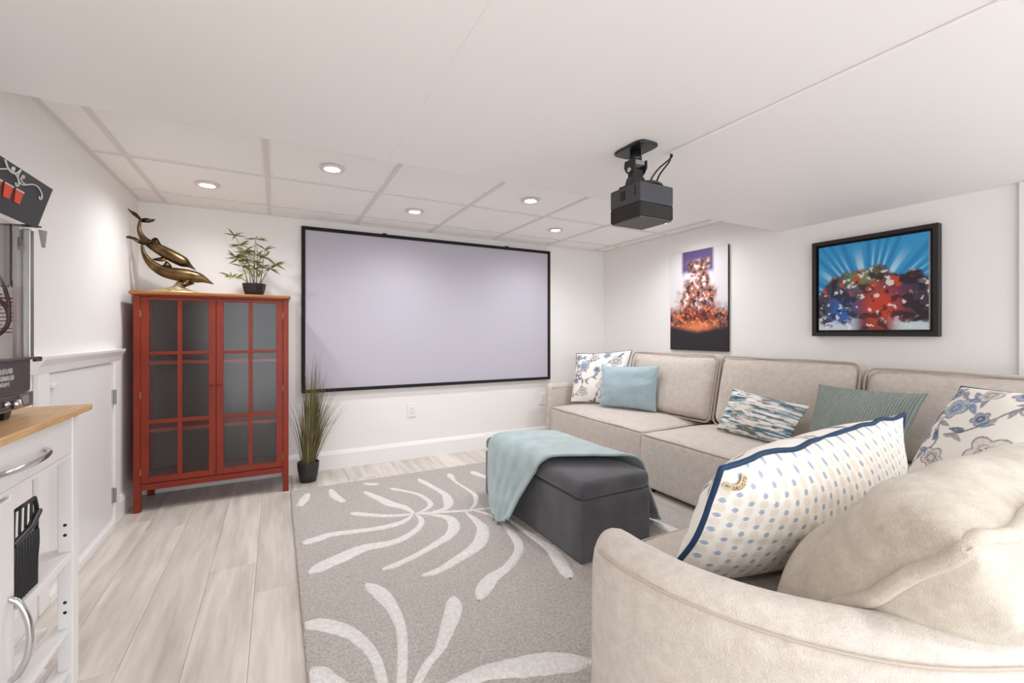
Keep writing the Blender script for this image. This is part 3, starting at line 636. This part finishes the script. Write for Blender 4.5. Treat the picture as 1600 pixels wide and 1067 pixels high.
# ------------------------------------------------------------------ rug
RX0, RX1, RY0, RY1 = .89, 2.90, .45, 3.315
t = thing('area_rug', 'grey shag rug with white sprouting stroke pattern on the plank floor', 'rug', (1.9, 1.9, 0))
V, F = rbox_pts((RX1-RX0, RY1-RY0, .016), .006, 60, .97)
V = V+np.array([(RX0+RX1)/2-1.9, (RY0+RY1)/2-1.9, .0085])
V[:,2] += np.where(V[:,2] > .008, np.random.uniform(-.0008,.0008,len(V)), 0)
MB().add(V, F, True).build('pile', m_rug, t)
ST = [([(.93,2.98),(.96,3.09),(.99,3.20)], [.018,.03,.016]), ([(1.13,3.21),(1.14,3.08),(1.18,2.93)], [.014,.028,.02]), ([(1.35,3.23),(1.39,3.19),(1.44,3.17)], [.012,.022,.015]),
 ([(1.32,3.06),(1.37,2.93),(1.43,2.77),(1.49,2.67),(1.52,2.55)], [.018,.026,.034,.024,.010]),
 ([(1.49,3.04),(1.56,2.95),(1.63,2.83),(1.65,2.66),(1.60,2.58),(1.52,2.54)], [.022,.014,.014,.018,.014,.008]),
 ([(1.71,3.14),(1.75,2.95),(1.78,2.77),(1.76,2.64),(1.71,2.54),(1.60,2.52)], [.026,.020,.024,.034,.022,.008]),
 ([(1.95,3.15),(1.93,2.97),(1.94,2.82),(1.95,2.66),(1.90,2.53),(1.82,2.44)], [.034,.012,.012,.016,.014,.008]),
 ([(1.19,2.73),(1.28,2.66),(1.36,2.60),(1.45,2.56),(1.52,2.55)], [.024,.020,.018,.014,.008]),
 ([(.92,2.45),(.99,2.47),(1.07,2.49),(1.23,2.46),(1.33,2.45),(1.43,2.47),(1.51,2.54)], [.03,.032,.026,.022,.026,.02,.010]),
 ([(.93,2.13),(.99,2.17),(1.09,2.22),(1.19,2.26),(1.31,2.25),(1.40,2.28),(1.49,2.36),(1.53,2.45),(1.52,2.54)], [.024,.042,.046,.038,.028,.024,.02,.016,.010]),
 ([(1.22,2.01),(1.30,2.03),(1.40,2.07),(1.51,2.13),(1.60,2.19),(1.66,2.27),(1.68,2.37),(1.65,2.44),(1.57,2.51)], [.022,.020,.020,.024,.03,.034,.03,.018,.008]),
 ([(1.36,1.88),(1.45,1.89),(1.55,1.94),(1.66,2.00),(1.73,2.07),(1.79,2.18),(1.80,2.29),(1.79,2.44)], [.016,.022,.028,.036,.038,.034,.022,.008]),
 ([(1.52,2.54),(1.66,2.50),(1.82,2.44),(1.88,2.43),(1.95,2.41),(2.03,2.33)], [.012,.014,.012,.010,.010,.01]),
 ([(1.51,1.60),(1.56,1.66),(1.62,1.72),(1.71,1.76),(1.81,1.84),(1.87,1.92),(1.90,2.03),(1.92,2.20),(1.90,2.33),(1.84,2.43)], [.02,.036,.034,.026,.024,.026,.026,.016,.010,.006]),
 ([(1.92,1.56),(1.96,1.69),(1.99,1.82),(1.98,1.99),(1.97,2.20),(1.93,2.38)], [.03,.034,.028,.02,.012,.006]),
 ([(.895,1.77),(.96,1.73),(1.03,1.65),(1.07,1.56),(1.09,1.47),(1.09,1.37),(1.08,1.25)], [.03,.034,.028,.022,.018,.016,.01]),
 ([(1.14,1.93),(1.18,1.83),(1.20,1.71),(1.20,1.59),(1.18,1.48),(1.14,1.34),(1.10,1.24)], [.024,.032,.024,.02,.018,.016,.012]),
 ([(1.43,1.67),(1.40,1.59),(1.35,1.51),(1.29,1.42),(1.23,1.37),(1.18,1.31),(1.12,1.23)], [.028,.034,.03,.02,.016,.014,.01]),
 ([(1.70,1.13),(1.58,1.19),(1.49,1.22),(1.39,1.25),(1.30,1.25),(1.23,1.24),(1.12,1.21)], [.03,.05,.046,.034,.028,.022,.012]),
 ([(.895,1.50),(.92,1.49),(.95,1.44),(.99,1.38),(1.04,1.27)], [.03,.034,.03,.022,.014]),
 ([(2.12,3.12),(2.15,2.98),(2.20,2.85),(2.18,2.68)], [.03,.026,.02,.014]), ([(2.45,3.15),(2.50,2.95),(2.62,2.80)], [.02,.03,.02]), ([(2.62,1.45),(2.68,1.62),(2.66,1.85),(2.6,2.05)], [.03,.036,.03,.016])]
for pts, wd in ST:
    n = 36; c = spline(pts, n); w = spline([(q,0) for q in wd], n)[:,0]
    tg = np.gradient(c, axis=0); tg /= np.linalg.norm(tg, axis=1, keepdims=True); nn = np.stack([-tg[:,1], tg[:,0]], 1)
    e = np.minimum(1, np.sqrt(np.clip(np.minimum(np.arange(n)+.15, n-1-np.arange(n)+.15)/3.0, 0, 1)))
    rows = []
    for i in range(n):
        row = []
        for s, hgt in ((-1.0,.0155),(-.86,.0195),(-.4,.0215),(0,.022),(.4,.0215),(.86,.0195),(1.0,.0155)):
            jit = 1+.10*noise.noise(Vector((i*1.3, s*9, w[i]*90)))
            p = c[i]+nn[i]*s*w[i]*e[i]*jit; row.append((min(max(p[0],RX0+.006),RX1)-1.9, p[1]-1.9, hgt))
        rows.append(row)
    MB().grid(np.array(rows)).build('pile_stroke', m_rugw, t)

# ------------------------------------------------------------------ storage ottoman and throw
t = thing('storage_ottoman', 'charcoal velvet storage ottoman bench with padded lid on the rug', 'ottoman', (2.237, 2.14, .022))
def orb(cx, cy, cz, sx, sy, sz, r, crown=0, n=14):
    V, F = rbox_pts((sx,sy,sz), r, n)
    if crown:
        up = np.clip(V[:,2]/(sz/2), 0, 1); V[:,2] += up*crown*np.clip(1-(V[:,0]/(sx/2))**4,0,1)*np.clip(1-(V[:,1]/(sy/2))**8,0,1)
    return MB().add(V+np.array([cx,cy,cz]), F, True)
orb(0,0,.139,.425,1.04,.276,.010).build('body', m_ott, t)
orb(0,0,.3235,.432,1.046,.083,.032,.010).build('lid', m_ott, t)
# throw: s runs across the bench (left floor .. right floor), v along its width
prof = [(1.905,.030),(1.925,.09),(1.955,.18),(1.985,.28),(2.000,.345),(2.02,.392),(2.06,.425),(2.15,.431),(2.24,.432),(2.34,.431),(2.415,.427),(2.455,.408),(2.478,.36),(2.50,.28),(2.56,.16),(2.63,.05),(2.66,.024)]
near = [2.13,2.09,2.06,2.01,1.97,1.94,1.90,1.84,1.79,1.74,1.71,1.69,1.68,1.68,1.69,1.72,1.75]
far = [2.27,2.38,2.46,2.52,2.55,2.56,2.55,2.52,2.49,2.45,2.42,2.38,2.34,2.30,2.22,2.10,2.02]
pc = spline(prof, 90); nr = spline([(q,0) for q in near], 90)[:,0]; fr_ = spline([(q,0) for q in far], 90)[:,0]
rows = []
for i in range(90):
    row = []
    hang = max(0, 1-min(1, (pc[i][1]-.03)/.38)); side = -1 if i < 45 else 1
    for j in range(44):
        s = j/43; e = 2*s-1; y = nr[i]+(fr_[i]-nr[i])*s
        fold = math.sin(s*17+2*math.sin(i*.05))*.5+.5*math.sin(s*31+i*.04)
        px = pc[i][0]+side*hang*(.016*fold+.012)*(1-.3*abs(e)); pz = pc[i][1]
        if hang < .15: pz += .007*max(0,noise.noise(Vector((pc[i][0]*9, y*9, 3))))+.013*math.exp(-((s-.03)/.06)**2)+.006*max(0,math.sin(s*9+i*.1))*math.exp(-((s-.15)/.15)**2)
        if hang > .9: pz += .03*abs(e)**2.5
        row.append((px, y, max(pz,.03)))
    rows.append(row)
R_ = np.array(rows)-np.array([2.237,2.14,.022])
o = MB().grid(R_).build('throw_blanket', m_throw, label='sage green fleece throw draped over the charcoal ottoman', cat='blanket')
o.location = (2.237,2.14,.022)
sm = o.modifiers.new('s','SMOOTH'); sm.iterations = 3
so = o.modifiers.new('t','SOLIDIFY'); so.thickness = .010; so.offset = 1

# ------------------------------------------------------------------ sectional sofa
def block(name, x0, x1, y0, y1, z0, z1, r, crown, parent, mat=m_sofa, n=20, wr=.003, seed=1, warp=None):
    o = Vector(parent.location)
    V, F = rbox_pts((x1-x0, y1-y0, z1-z0), r, n)
    hx, hy, hz = (x1-x0)/2, (y1-y0)/2, (z1-z0)/2
    up = np.clip(V[:,2]/hz, 0, 1)
    V[:,2] += up*crown*np.clip(1-(V[:,0]/hx)**4,0,1)*np.clip(1-(V[:,1]/hy)**4,0,1)
    bulge = (1-(V[:,2]/hz)**2)*.008
    V[:,0] += np.sign(V[:,0])*bulge*(np.abs(V[:,0])/hx)**6; V[:,1] += np.sign(V[:,1])*bulge*(np.abs(V[:,1])/hy)**6
    V += np.array([(x0+x1)/2-o.x, (y0+y1)/2-o.y, (z0+z1)/2-o.z])
    for i in range(len(V)):
        q = N3(V[i], 5, seed)*wr; V[i,0] += q; V[i,1] += N3(V[i], 5, seed+9)*wr; V[i,2] += N3(V[i], 7, seed+4)*wr*up[i]
    if warp: V = warp(V)
    return MB().add(V, F, True).build(name, mat, parent)
def piping_rect(x0, x1, y0, y1, z, r, parent, rc=.035, warp=None):
    o = parent.location; pts = []
    for cx, cy, a0 in ((x1-rc,y1-rc,0),(x0+rc,y1-rc,90),(x0+rc,y0+rc,180),(x1-rc,y0+rc,270)):
        for a in range(0, 91, 15):
            q = math.radians(a0+a); pts.append((cx+rc*math.cos(q)-o.x, cy+rc*math.sin(q)-o.y, z-o.z))
    out = []
    for i in range(len(pts)):
        a, b = Vector(pts[i]), Vector(pts[(i+1)%len(pts)]); k = max(1, int((b-a).length/.06))
        for j in range(k): out.append(a.lerp(b, j/k))
    out = [p+Vector((0,0,.006*noise.noise(p*4))) for p in out]
    if warp: out = [Vector(p) for p in warp(np.array([tuple(p) for p in out]))]
    MB().tube(out, r, 7, closed=True).build('piping', m_seam, parent)
def shell(name, path, th, z0, ztop, parent, n=60, mat=m_sofa, round_end=True, seam=True):
    """upholstered wall that follows a path in plan, with a rolled top"""
    o = parent.location; c = spline(path, n)
    zt = spline([(q,0) for q in ztop], n)[:,0] if hasattr(ztop,'__len__') else np.full(n, ztop)
    tg = np.gradient(c, axis=0); tg /= np.linalg.norm(tg, axis=1, keepdims=True); nn = np.stack([-tg[:,1], tg[:,0]], 1)
    L = np.concatenate([[0], np.cumsum(np.linalg.norm(np.diff(c, axis=0), axis=1))])
    prof = [(-1,0),(-1.06,.3),(-1.05,.6),(-1.0,.86)]+[(math.cos(a), .86+.14*math.sin(a)) for a in np.linspace(math.pi*.86, math.pi*.14, 9)]+[(1.0,.86),(1.05,.6),(1.06,.3),(1,0)]
    def ring(i, k=1.0, push=0.0, drop=0.0):
        row = []
        for a, b in prof:
            p = c[i]+nn[i]*a*th/2*k+tg[i]*push; z = z0+(zt[i]-z0-drop)*b
            q = .003*noise.noise(Vector((p[0]*6,p[1]*6,z*6)))
            row.append((p[0]-o.x+q, p[1]-o.y+q, z-o.z))
        return row
    rows = []
    E = [(.0,-.0,.055),(.45,.0,.05),(.75,.0,.03),(.92,0,.012)]
    R = th*.55
    if round_end:
        for k in np.linspace(0, math.pi/2, 7)[:-1]: rows.append(ring(0, math.sin(k)+.02, -R*math.cos(k), .05*(1-math.sin(k))))
    for i in range(n): rows.append(ring(i))
    if round_end:
        for k in np.linspace(math.pi/2, 0, 7)[1:]: rows.append(ring(n-1, math.sin(k)+.02, R*math.cos(k), .05*(1-math.sin(k))))
    mb = MB().grid(np.array(rows))
    m = len(prof); mb.add(rows[0], [tuple(range(m))]); mb.add(rows[-1], [tuple(range(m))[::-1]])
    ob = mb.build(name, mat, parent)
    if seam:
        for sd in (-1, 1):
            pts = [(c[i][0]+nn[i][0]*sd*th*.46-o.x, c[i][1]+nn[i][1]*sd*th*.46-o.y, z0+(zt[i]-z0)*.925-o.z) for i in range(n)]
            MB().tube(pts, .0028, 6).build('seam', m_seam, ob)
    return ob
def feet(parent, pts, h=.035, z=0):
    o = parent.location
    for x, y in pts: MB().lathe([(.018,z),(.024,z+h+.006)], (x-o.x, y-o.y, -o.z), 12).build('foot', m_black, parent)
t = thing('sofa_module', 'taupe chenille sofa end module with curved arm in the corner by the screen wall', 'sofa', (3.5, 2.9, 0), 'sectional sofa modules')
block('seat', 3.065, 3.80, 2.30, 3.475, .03, .385, .03, .045, t, seed=2); piping_rect(3.068,3.797,2.303,3.472,.378,.005,t)
shell('curved_back', [(3.10,3.535),(3.35,3.55),(3.6,3.56),(3.78,3.52),(3.86,3.40),(3.882,3.1),(3.882,2.7),(3.882,2.33)], .07, .03, [.60,.60,.62,.66,.70,.72,.72,.72], t)
feet(t, [(3.12,2.36),(3.12,3.42),(3.74,2.36),(3.74,3.42)])
t = thing('sofa_module', 'taupe chenille armless sofa module between the corner seat and the end module', 'sofa', (3.45, 1.75, 0), 'sectional sofa modules')
block('seat', 3.01, 3.80, 1.225, 2.262, .03, .385, .03, .045, t, seed=5); piping_rect(3.013,3.797,1.228,2.259,.378,.005,t)
shell('back_frame', [(3.882,2.22),(3.882,2.0),(3.882,1.5),(3.882,1.265)], .07, .03, .72, t, n=12)
feet(t, [(3.06,1.28),(3.06,2.2),(3.74,1.28),(3.74,2.2)])
t = thing('sofa_module', 'taupe chenille corner sofa module under the framed picture, below the cream floral pillow', 'sofa', (3.4, .7, 0), 'sectional sofa modules')
block('seat', 2.93, 3.80, .22, 1.205, .03, .385, .03, .045, t, seed=7); piping_rect(2.933,3.797,.223,1.202,.378,.005,t)
shell('back_frame', [(3.882,1.165),(3.882,.9),(3.875,.5),(3.83,.25),(3.68,.14),(3.4,.12),(2.98,.12)], .07, .03, [.72,.72,.72,.70,.68,.64,.62], t, n=40)
feet(t, [(2.98,.28),(2.98,1.14),(3.74,.28),(3.74,1.14)])
t = thing('sofa_module', 'taupe chenille sofa module with low sweeping curved arm nearest the rug', 'sofa', (2.2, .65, .0), 'sectional sofa modules')
def cut(V):
    x = V[:,0]+2.2; y = V[:,1]+.65; ym = 1.095-.24*(np.clip(1.90-x,0,1)/.34)**2; V[:,1] = .24+(y-.24)*(ym-.24)/.855-.65; return V
block('seat', 1.56, 2.895, .24, 1.095, .06, .385, .03, .045, t, seed=11, n=26, warp=cut); piping_rect(1.563,2.892,.243,1.092,.378,.005,t,warp=cut)
shell('curved_arm', [(1.535,.82),(1.525,.74),(1.54,.62),(1.595,.485),(1.69,.365),(1.82,.285),(2.0,.22),(2.3,.17),(2.6,.155),(2.83,.155)], .12, .055, [.595,.60,.60,.60,.60,.60,.60,.60,.61,.62], t, n=80)
feet(t, [(1.66,1.03),(2.84,1.03),(2.84,.3),(1.78,.42)], h=.04, z=.019)

# ------------------------------------------------------------------ cushions and pillows
def sheet(corners, th, n, m, pinch=.06, p=2.4, q=.55, side=1, seed=0, wr=.006, edge_t=0.0):
    BL, BR, TR, TL = [np.array(c, float) for c in corners]
    u, v = np.meshgrid(np.linspace(-1,1,n), np.linspace(-1,1,m), indexing='ij')
    uu = u*(1-pinch*(1-v**2)*np.abs(u)**3) ; vv = v*(1-pinch*(1-u**2)*np.abs(v)**3)
    a = (uu+1)/2; b = (vv+1)/2
    P = (BL*((1-a)*(1-b))[...,None]+BR*(a*(1-b))[...,None]+TR*(a*b)[...,None]+TL*((1-a)*b)[...,None])
    N = np.cross((BR+TR-BL-TL)/2, (TL+TR-BL-BR)/2); N /= np.linalg.norm(N)
    pr = (np.clip(1-np.abs(u)**p,0,1)*np.clip(1-np.abs(v)**p,0,1))**q
    w = np.zeros(u.shape)
    for i in range(n):
        for j in range(m):
            r = max(abs(u[i,j]), abs(v[i,j])); ang = math.atan2(v[i,j], u[i,j])
            w[i,j] = wr*(noise.noise(Vector((u[i,j]*2.2+seed, v[i,j]*2.2, seed*1.7)))+.9*noise.noise(Vector((math.cos(ang)*5+seed, math.sin(ang)*5, 2+r)))*max(0, r-.35)*1.6)*min(1, (1-r)*6)
    return P+N*(side*(th/2*pr+edge_t)+w)[...,None], N, u, v
def edge_loop(P):
    return [P[i,0] for i in range(P.shape[0])]+[P[-1,j] for j in range(1,P.shape[1])]+[P[i,-1] for i in range(P.shape[0]-2,-1,-1)]+[P[0,j] for j in range(P.shape[1]-2,0,-1)]
def pillow(name, label, cat, corners, th, mats, n=40, m=40, fns=(None,None), pipe=None, pinch=.06, p=2.4, q=.55, seed=0, wr=.006, group='throw pillows on the sectional sofa', pr=.006, wavy=0, names=('front_face','back_face')):
    c = np.mean(np.array(corners), axis=0); base = np.array([c[0], c[1], min(k[2] for k in corners)])
    t = thing(name, label, cat, tuple(base), group)
    for k, side in enumerate((1,-1)):
        P, N, u, v = sheet(corners, th, n, m, pinch, p, q, side, seed+k*3, wr)
        mb = MB().grid(P-base); me_o = mb.build(names[k], mats[k], t)
        uvl = me_o.data.uv_layers.new(name='UVMap')
        U = np.stack([(u.ravel()+1)/2, (v.ravel()+1)/2], 1)
        idx = np.zeros(len(me_o.data.loops), dtype=np.int32); me_o.data.loops.foreach_get('vertex_index', idx)
        uvl.data.foreach_set('uv', U[idx].astype(np.float32).ravel())
        if fns[k]: color_attr(me_o.data, fns[k]((u+1)/2, (v+1)/2).reshape(-1,3))
    if pipe:
        L = [Vector(q_-base) for q_ in edge_loop(P)][::3]
        if wavy: L = [a+Vector((noise.noise(a*9)*wavy, noise.noise(a*9+Vector((7,0,0)))*wavy, noise.noise(a*9+Vector((0,7,0)))*wavy)) for a in L]
        MB().tube(L, pr, 8, closed=True).build('piping', pipe, t, label='navy blue piping' if pipe is m_navy else None)
    return t
def leafdist(u, v, cx, cy, ang, L, w):
    c, s = math.cos(ang), math.sin(ang); x = (u-cx)*c+(v-cy)*s; y = -(u-cx)*s+(v-cy)*c
    return (x/L)**2+(y/(w*np.clip(1-.55*x/L, .3, 1.6)))**2
def vine(u, v, pts):
    d = np.full(u.shape, 9.0); c = spline(pts, 60)
    for x, y in c: d = np.minimum(d, np.hypot(u-x, v-y))
    return d
def floral(asp, seed, sc=1.0):
    def fn(u, v):
        u = u*asp; R = random.Random(seed)
        C = np.ones(u.shape+(3,))*np.array(lin('f0ebe3'))
        vs = [[(.05*asp,.1),(.25*asp,.35),(.2*asp,.6),(.42*asp,.85)],[(.5*asp,.02),(.6*asp,.28),(.86*asp,.4),(.95*asp,.7)],[(.3*asp,.45),(.5*asp,.55),(.7*asp,.8),(.9*asp,.95)],[(.02*asp,.75),(.15*asp,.9),(.3*asp,.82),(.45*asp,.97)],[(.6*asp,.1),(.75*asp,.12),(.9*asp,.25),(.98*asp,.2)],[(.05*asp,.45),(.12*asp,.55),(.1*asp,.7)]]
        for p_ in vs:
            d = vine(u, v, p_); C = mixc(C, '55606f', (1-sstep(.006*sc,.012*sc,d))*.85)
            for k, (x, y) in enumerate(spline(p_, 9)):
                a = R.uniform(0,6.3); l = R.uniform(.05,.075)*sc; e = leafdist(u, v, x+math.cos(a)*l, y+math.sin(a)*l, a, l, l*.36)
                C = mixc(C, R.choice(('6f86a8','8b8a92','8b8a92','55627a','a39c9a')), (1-sstep(.8,1.1,e))*.9); C = mixc(C, 'dfe3ea', (1-sstep(.0,.08,e))*.5)
        for x, y, r0, col in [(.68*asp,.36,.17,'d8cdc6'),(.24*asp,.72,.12,'8fa5c6'),(.80*asp,.80,.12,'d3c8c4'),(.28*asp,.22,.11,'cfc6c2'),(.5*asp,.64,.07,'7c97c2'),(.08*asp,.90,.08,'8fa5c6'),(.40*asp,.90,.10,'d8cdc6'),(.62*asp,.93,.08,'7c97c2'),(.90*asp,.15,.08,'cfc6c2'),(.10*asp,.42,.07,'8fa5c6'),(.92*asp,.55,.07,'8fa5c6')]:
            r0 *= sc; r = np.hypot(u-x, v-y); th = np.arctan2(v-y, u-x)+seed
            rp = r0*(.68+.32*np.abs(np.cos(2.5*th))); ins = 1-sstep(rp*.97, rp*1.02, r)
            C = mixc(C, col, ins*.85); C = mixc(C, 'f0ece8', ins*sstep(.3,.9,np.cos(th*20)*.5+.5)*.35*sstep(.25,.6,r/r0))
            C = mixc(C, '6b6670', (1-sstep(.004,.009,np.abs(r-rp)))*.8); C = mixc(C, '7d7780', (1-sstep(.003,.008,np.abs(r-rp*.55)))*.7)
            for k in range(9):
                a = k*.7+seed; q_ = r0*.33; C = mixc(C, '4b4f60', (1-sstep(.006,.011,np.hypot(u-x-math.cos(a)*q_, v-y-math.sin(a)*q_)))*.9)
        return C
    return fn
def dots(wm, hm):
    def fn(u, v):
        x = u*wm; y = v*hm
        C = np.ones(u.shape+(3,))*np.array(lin('ece6dd'))
        col = np.floor(x/.033); yo = y+(col % 2)*.024
        st = np.abs(((x/.033) % 1)-.5)
        C = mixc(C, 'ddd2c5', (1-sstep(.16,.24,np.abs(st-.02-.13*np.cos(yo/.048*2*math.pi))))*.75)
        dx = (((x/.033) % 1)-.5)*.033; dy = (((yo/.048) % 1)-.5)*.048
        e = np.hypot(dx/.0075, dy/.0085)
        C = mixc(C, 'f2eee8', 1-sstep(1.25,1.45,e)); C = mixc(C, 'a3abb9', 1-sstep(.9,1.08,e))
        return C
    return fn
def marble(u, v):
    n1 = fbm(u*.55, v*2.4, 4.5, 4, 5); n2 = fbm(u*.6, v*2.6, 6, 14, 5); n3 = fbm(u*.6, v*3, 8, 41, 5)
    C = np.ones(u.shape+(3,))*np.array(lin('dcd7cf'))
    C = mixc(C, '8fa3ac', sstep(.0,.25,n1)); C = mixc(C, '4f6d80', sstep(.12,.4,n2)); C = mixc(C, '6c6d62', sstep(.2,.42,n3)*.9); C = mixc(C, '39566a', sstep(.38,.6,n1)); C = mixc(C, 'f0ede8', sstep(.22,.45,-n3)*.9)
    return C
# boxed back cushions
def back_cushion(label, y0, y1, zt, lean, seed, rot=0, x0=3.545):
    t = thing('back_cushion', label, 'cushion', (x0+.1, (y0+y1)/2, .43), 'back cushions of the sectional sofa')
    V, F = rbox_pts((.16, y1-y0, zt-.40), .065, 26, .5)
    hy, hz = (y1-y0)/2, (zt-.40)/2
    k = np.clip(1-(V[:,1]/hy)**4,0,1)*np.clip(1-(V[:,2]/hz)**4,0,1)
    V[:,0] += np.sign(V[:,0])*k*.045*(np.abs(V[:,0])/.08)
    for i in range(len(V)):
        q = N3(V[i], 6, seed)*.012+N3(V[i]*np.array([1,3,1]), 9, seed+5)*.006*(abs(V[i,1])/hy)**3; V[i,0] += q; V[i,2] += N3(V[i], 4, seed+2)*.012
    z = V[:,2]+hz; V[:,0] += z*lean; V[:,2] = z-.012
    MB().add(V, F, True).build('cover', m_sofa, t)
    for sx in (-1,):
        pts = []
        for a0, cy, cz in ((0,hy-.05,hz-.05),(90,-hy+.05,hz-.05),(180,-hy+.05,-hz+.05),(270,hy-.05,-hz+.05)):
            for a in range(0, 91, 18): q = math.radians(a0+a); pts.append((cy+.05*math.cos(q), cz+.05*math.sin(q)))
        out = []
        for i in range(len(pts)):
            a, b = Vector(pts[i]), Vector(pts[(i+1)%len(pts)]); kk = max(1,int((b-a).length/.05))
            for j in range(kk): out.append(a.lerp(b, j/kk))
        P3 = [Vector((sx*.066+(p.y+hz)*lean+.005*noise.noise(Vector((p.x*7,p.y*7,seed))), p.x*1.0, p.y+hz-.012+.008*noise.noise(Vector((p.x*5,p.y*5,seed))))) for p in out]
        P3 = [Vector((p.x, p.y*1.004, p.z)) for p in P3]
        MB().tube(P3, .006, 7, closed=True).build('piping', m_seam, t)
    t.rotation_euler = (0,0,rot)
back_cushion('plump taupe back cushion below the tall poster, behind the pale blue pillow', 2.16, 3.04, .885, .22, 3)
back_cushion('wide taupe back cushion between the poster and the framed picture, behind the lumbar pillow', 1.262, 2.135, .885, .22, 8)
back_cushion('taupe back cushion under the framed picture beside the wall trim', .36, 1.235, .86, .22, 13)
pillow('floral_pillow', 'white and blue floral square pillow in the far sofa corner by the screen', 'pillow',
    [(3.25,3.42,.425),(3.50,3.00,.425),(3.58,2.95,.925),(3.36,3.47,.876)], .15, (m_floral,m_floral), 90, 90, (floral(1,3,.85),floral(1,5)), m_navy, seed=2, pr=.004)
pillow('ribbed_pillow', 'pale blue finely ribbed pillow leaning on the far floral pillow', 'pillow',
    [(3.30,3.06,.435),(3.51,2.60,.435),(3.54,2.59,.812),(3.35,3.09,.785)], .15, (m_blue,m_blue), 50, 50, seed=5, wr=.009)
pillow('lumbar_pillow', 'rectangular lumbar pillow with blue, grey and white brushstroke print', 'pillow',
    [(3.37,1.945,.435),(3.32,1.46,.435),(3.42,1.39,.665),(3.45,1.88,.712)], .13, (m_floral,m_floral), 110, 70, (marble,marble), seed=8)
pillow('corduroy_pillow', 'sage green wide wale corduroy pillow beside the lumbar pillow', 'pillow',
    [(3.37,1.40,.435),(3.33,.965,.435),(3.43,.888,.795),(3.50,1.385,.785)], .14, (m_sage,m_sage), 50, 50, seed=11)
pillow('floral_pillow', 'cream and blue floral pillow in the near sofa corner under the framed picture', 'pillow',
    [(3.28,.915,.44),(3.00,.47,.44),(3.16,.33,.87),(3.40,.768,.842)], .19, (m_floral,m_floral), 130, 130, (floral(1,9,.95),floral(1,5)), m_navy, seed=14, pr=.004)
big = pillow('king_pillow', 'long cream pillow with navy piping, floral front and grey dotted back', 'pillow',
    [(1.635,.785,.43),(2.74,.79,.43),(2.69,.70,.80),(1.635,.61,.79)], .27, (m_floral,m_floral), 330, 130, (dots(1.08,.46),floral(2.4,6,.8)), m_navy, seed=17, pr=.0065, wavy=.012, pinch=.035, p=2.3, q=.72, wr=.008)
bk = pillow('plush_cushion', 'oversized plush beige cushion with thick seam piping leaning on the curved arm', 'cushion',
    [(1.70,.56,.44),(2.60,.51,.44),(2.60,.22,.78),(1.70,.255,.755)], .31, (m_cush,m_cush), 70, 60, pipe=m_cush, seed=21, pinch=.02, p=3.2, q=.5, wr=.020, pr=.013, wavy=.024, group='back cushions of the sectional sofa')

# woven tag with its lettering, sewn into the corner seam of the long pillow
KC = [(1.635,.785,.43),(2.74,.79,.43),(2.69,.70,.80),(1.635,.61,.79)]
KP, KN, _, _ = sheet(KC, .27, 330, 130, .035, 2.3, .72, 1, 17, .008)
kb0 = np.array(big.location)
def kpt(u, v, off):
    i = min(max(u,0),1)*329; j = min(max(v,0),1)*129; i0, j0 = min(int(i),328), min(int(j),128); a, b = i-i0, j-j0
    p = KP[i0,j0]*(1-a)*(1-b)+KP[i0+1,j0]*a*(1-b)+KP[i0,j0+1]*(1-a)*b+KP[i0+1,j0+1]*a*b
    return p+KN*off-kb0
TP = spline([(.004,.895),(.022,.885),(.040,.905),(.054,.955)], 60)
TN = np.gradient(TP, axis=0)*np.array([1.08,.46]); TN /= np.linalg.norm(TN, axis=1, keepdims=True); TN = np.stack([-TN[:,1], TN[:,0]], 1)/np.array([1.08,.46])
def tpt(a, b, off):
    k = min(max(a,0),1)*59; i = min(int(k),58); f = k-i; c = TP[i]*(1-f)+TP[i+1]*f+TN[i]*b*.0085; return kpt(c[0], c[1], off)
tagm = MB().grid(np.array([[tpt(a, b, .006+.003*math.sin(math.pi*a)) for b in np.linspace(-1,1,5)] for a in np.linspace(0,1,24)])).build('woven_tag', m_tag, big, label='tan woven tag')
G = {'C':[[(1,.85),(.6,1),(.2,.8),(0,.5),(.2,.2),(.6,0),(1,.15)]],'A':[[(0,0),(.5,1),(1,0)],[(.2,.4),(.8,.4)]],'L':[[(0,1),(0,0),(.8,0)]],'I':[[(.5,0),(.5,1)]],
     'S':[[(.9,.85),(.5,1),(.1,.8),(.3,.55),(.8,.4),(.9,.15),(.5,0),(.1,.12)]],'T':[[(0,1),(1,1)],[(.5,1),(.5,0)]],'O':[[(.5,1),(.1,.75),(.1,.25),(.5,0),(.9,.25),(.9,.75),(.5,1)]]}
x = .30
for ch in 'CALLISTO':
    w = .035 if ch == 'I' else .062
    mb = MB()
    for st in G[ch]: mb.tube([tpt(x+w*a, -.55+1.1*b, .0075+.003*math.sin(math.pi*x)) for a, b in st], .00045, 5)
    mb.build('letter', m_ink, tagm); x += w+.022
mb = MB()
for k in range(4): mb.tube([tpt(.08+k*.045, -.4, .0078), tpt(.08+k*.045+.02, .4, .0078)], .0006, 5)
mb.build('stitch_mark', m_ink, tagm)
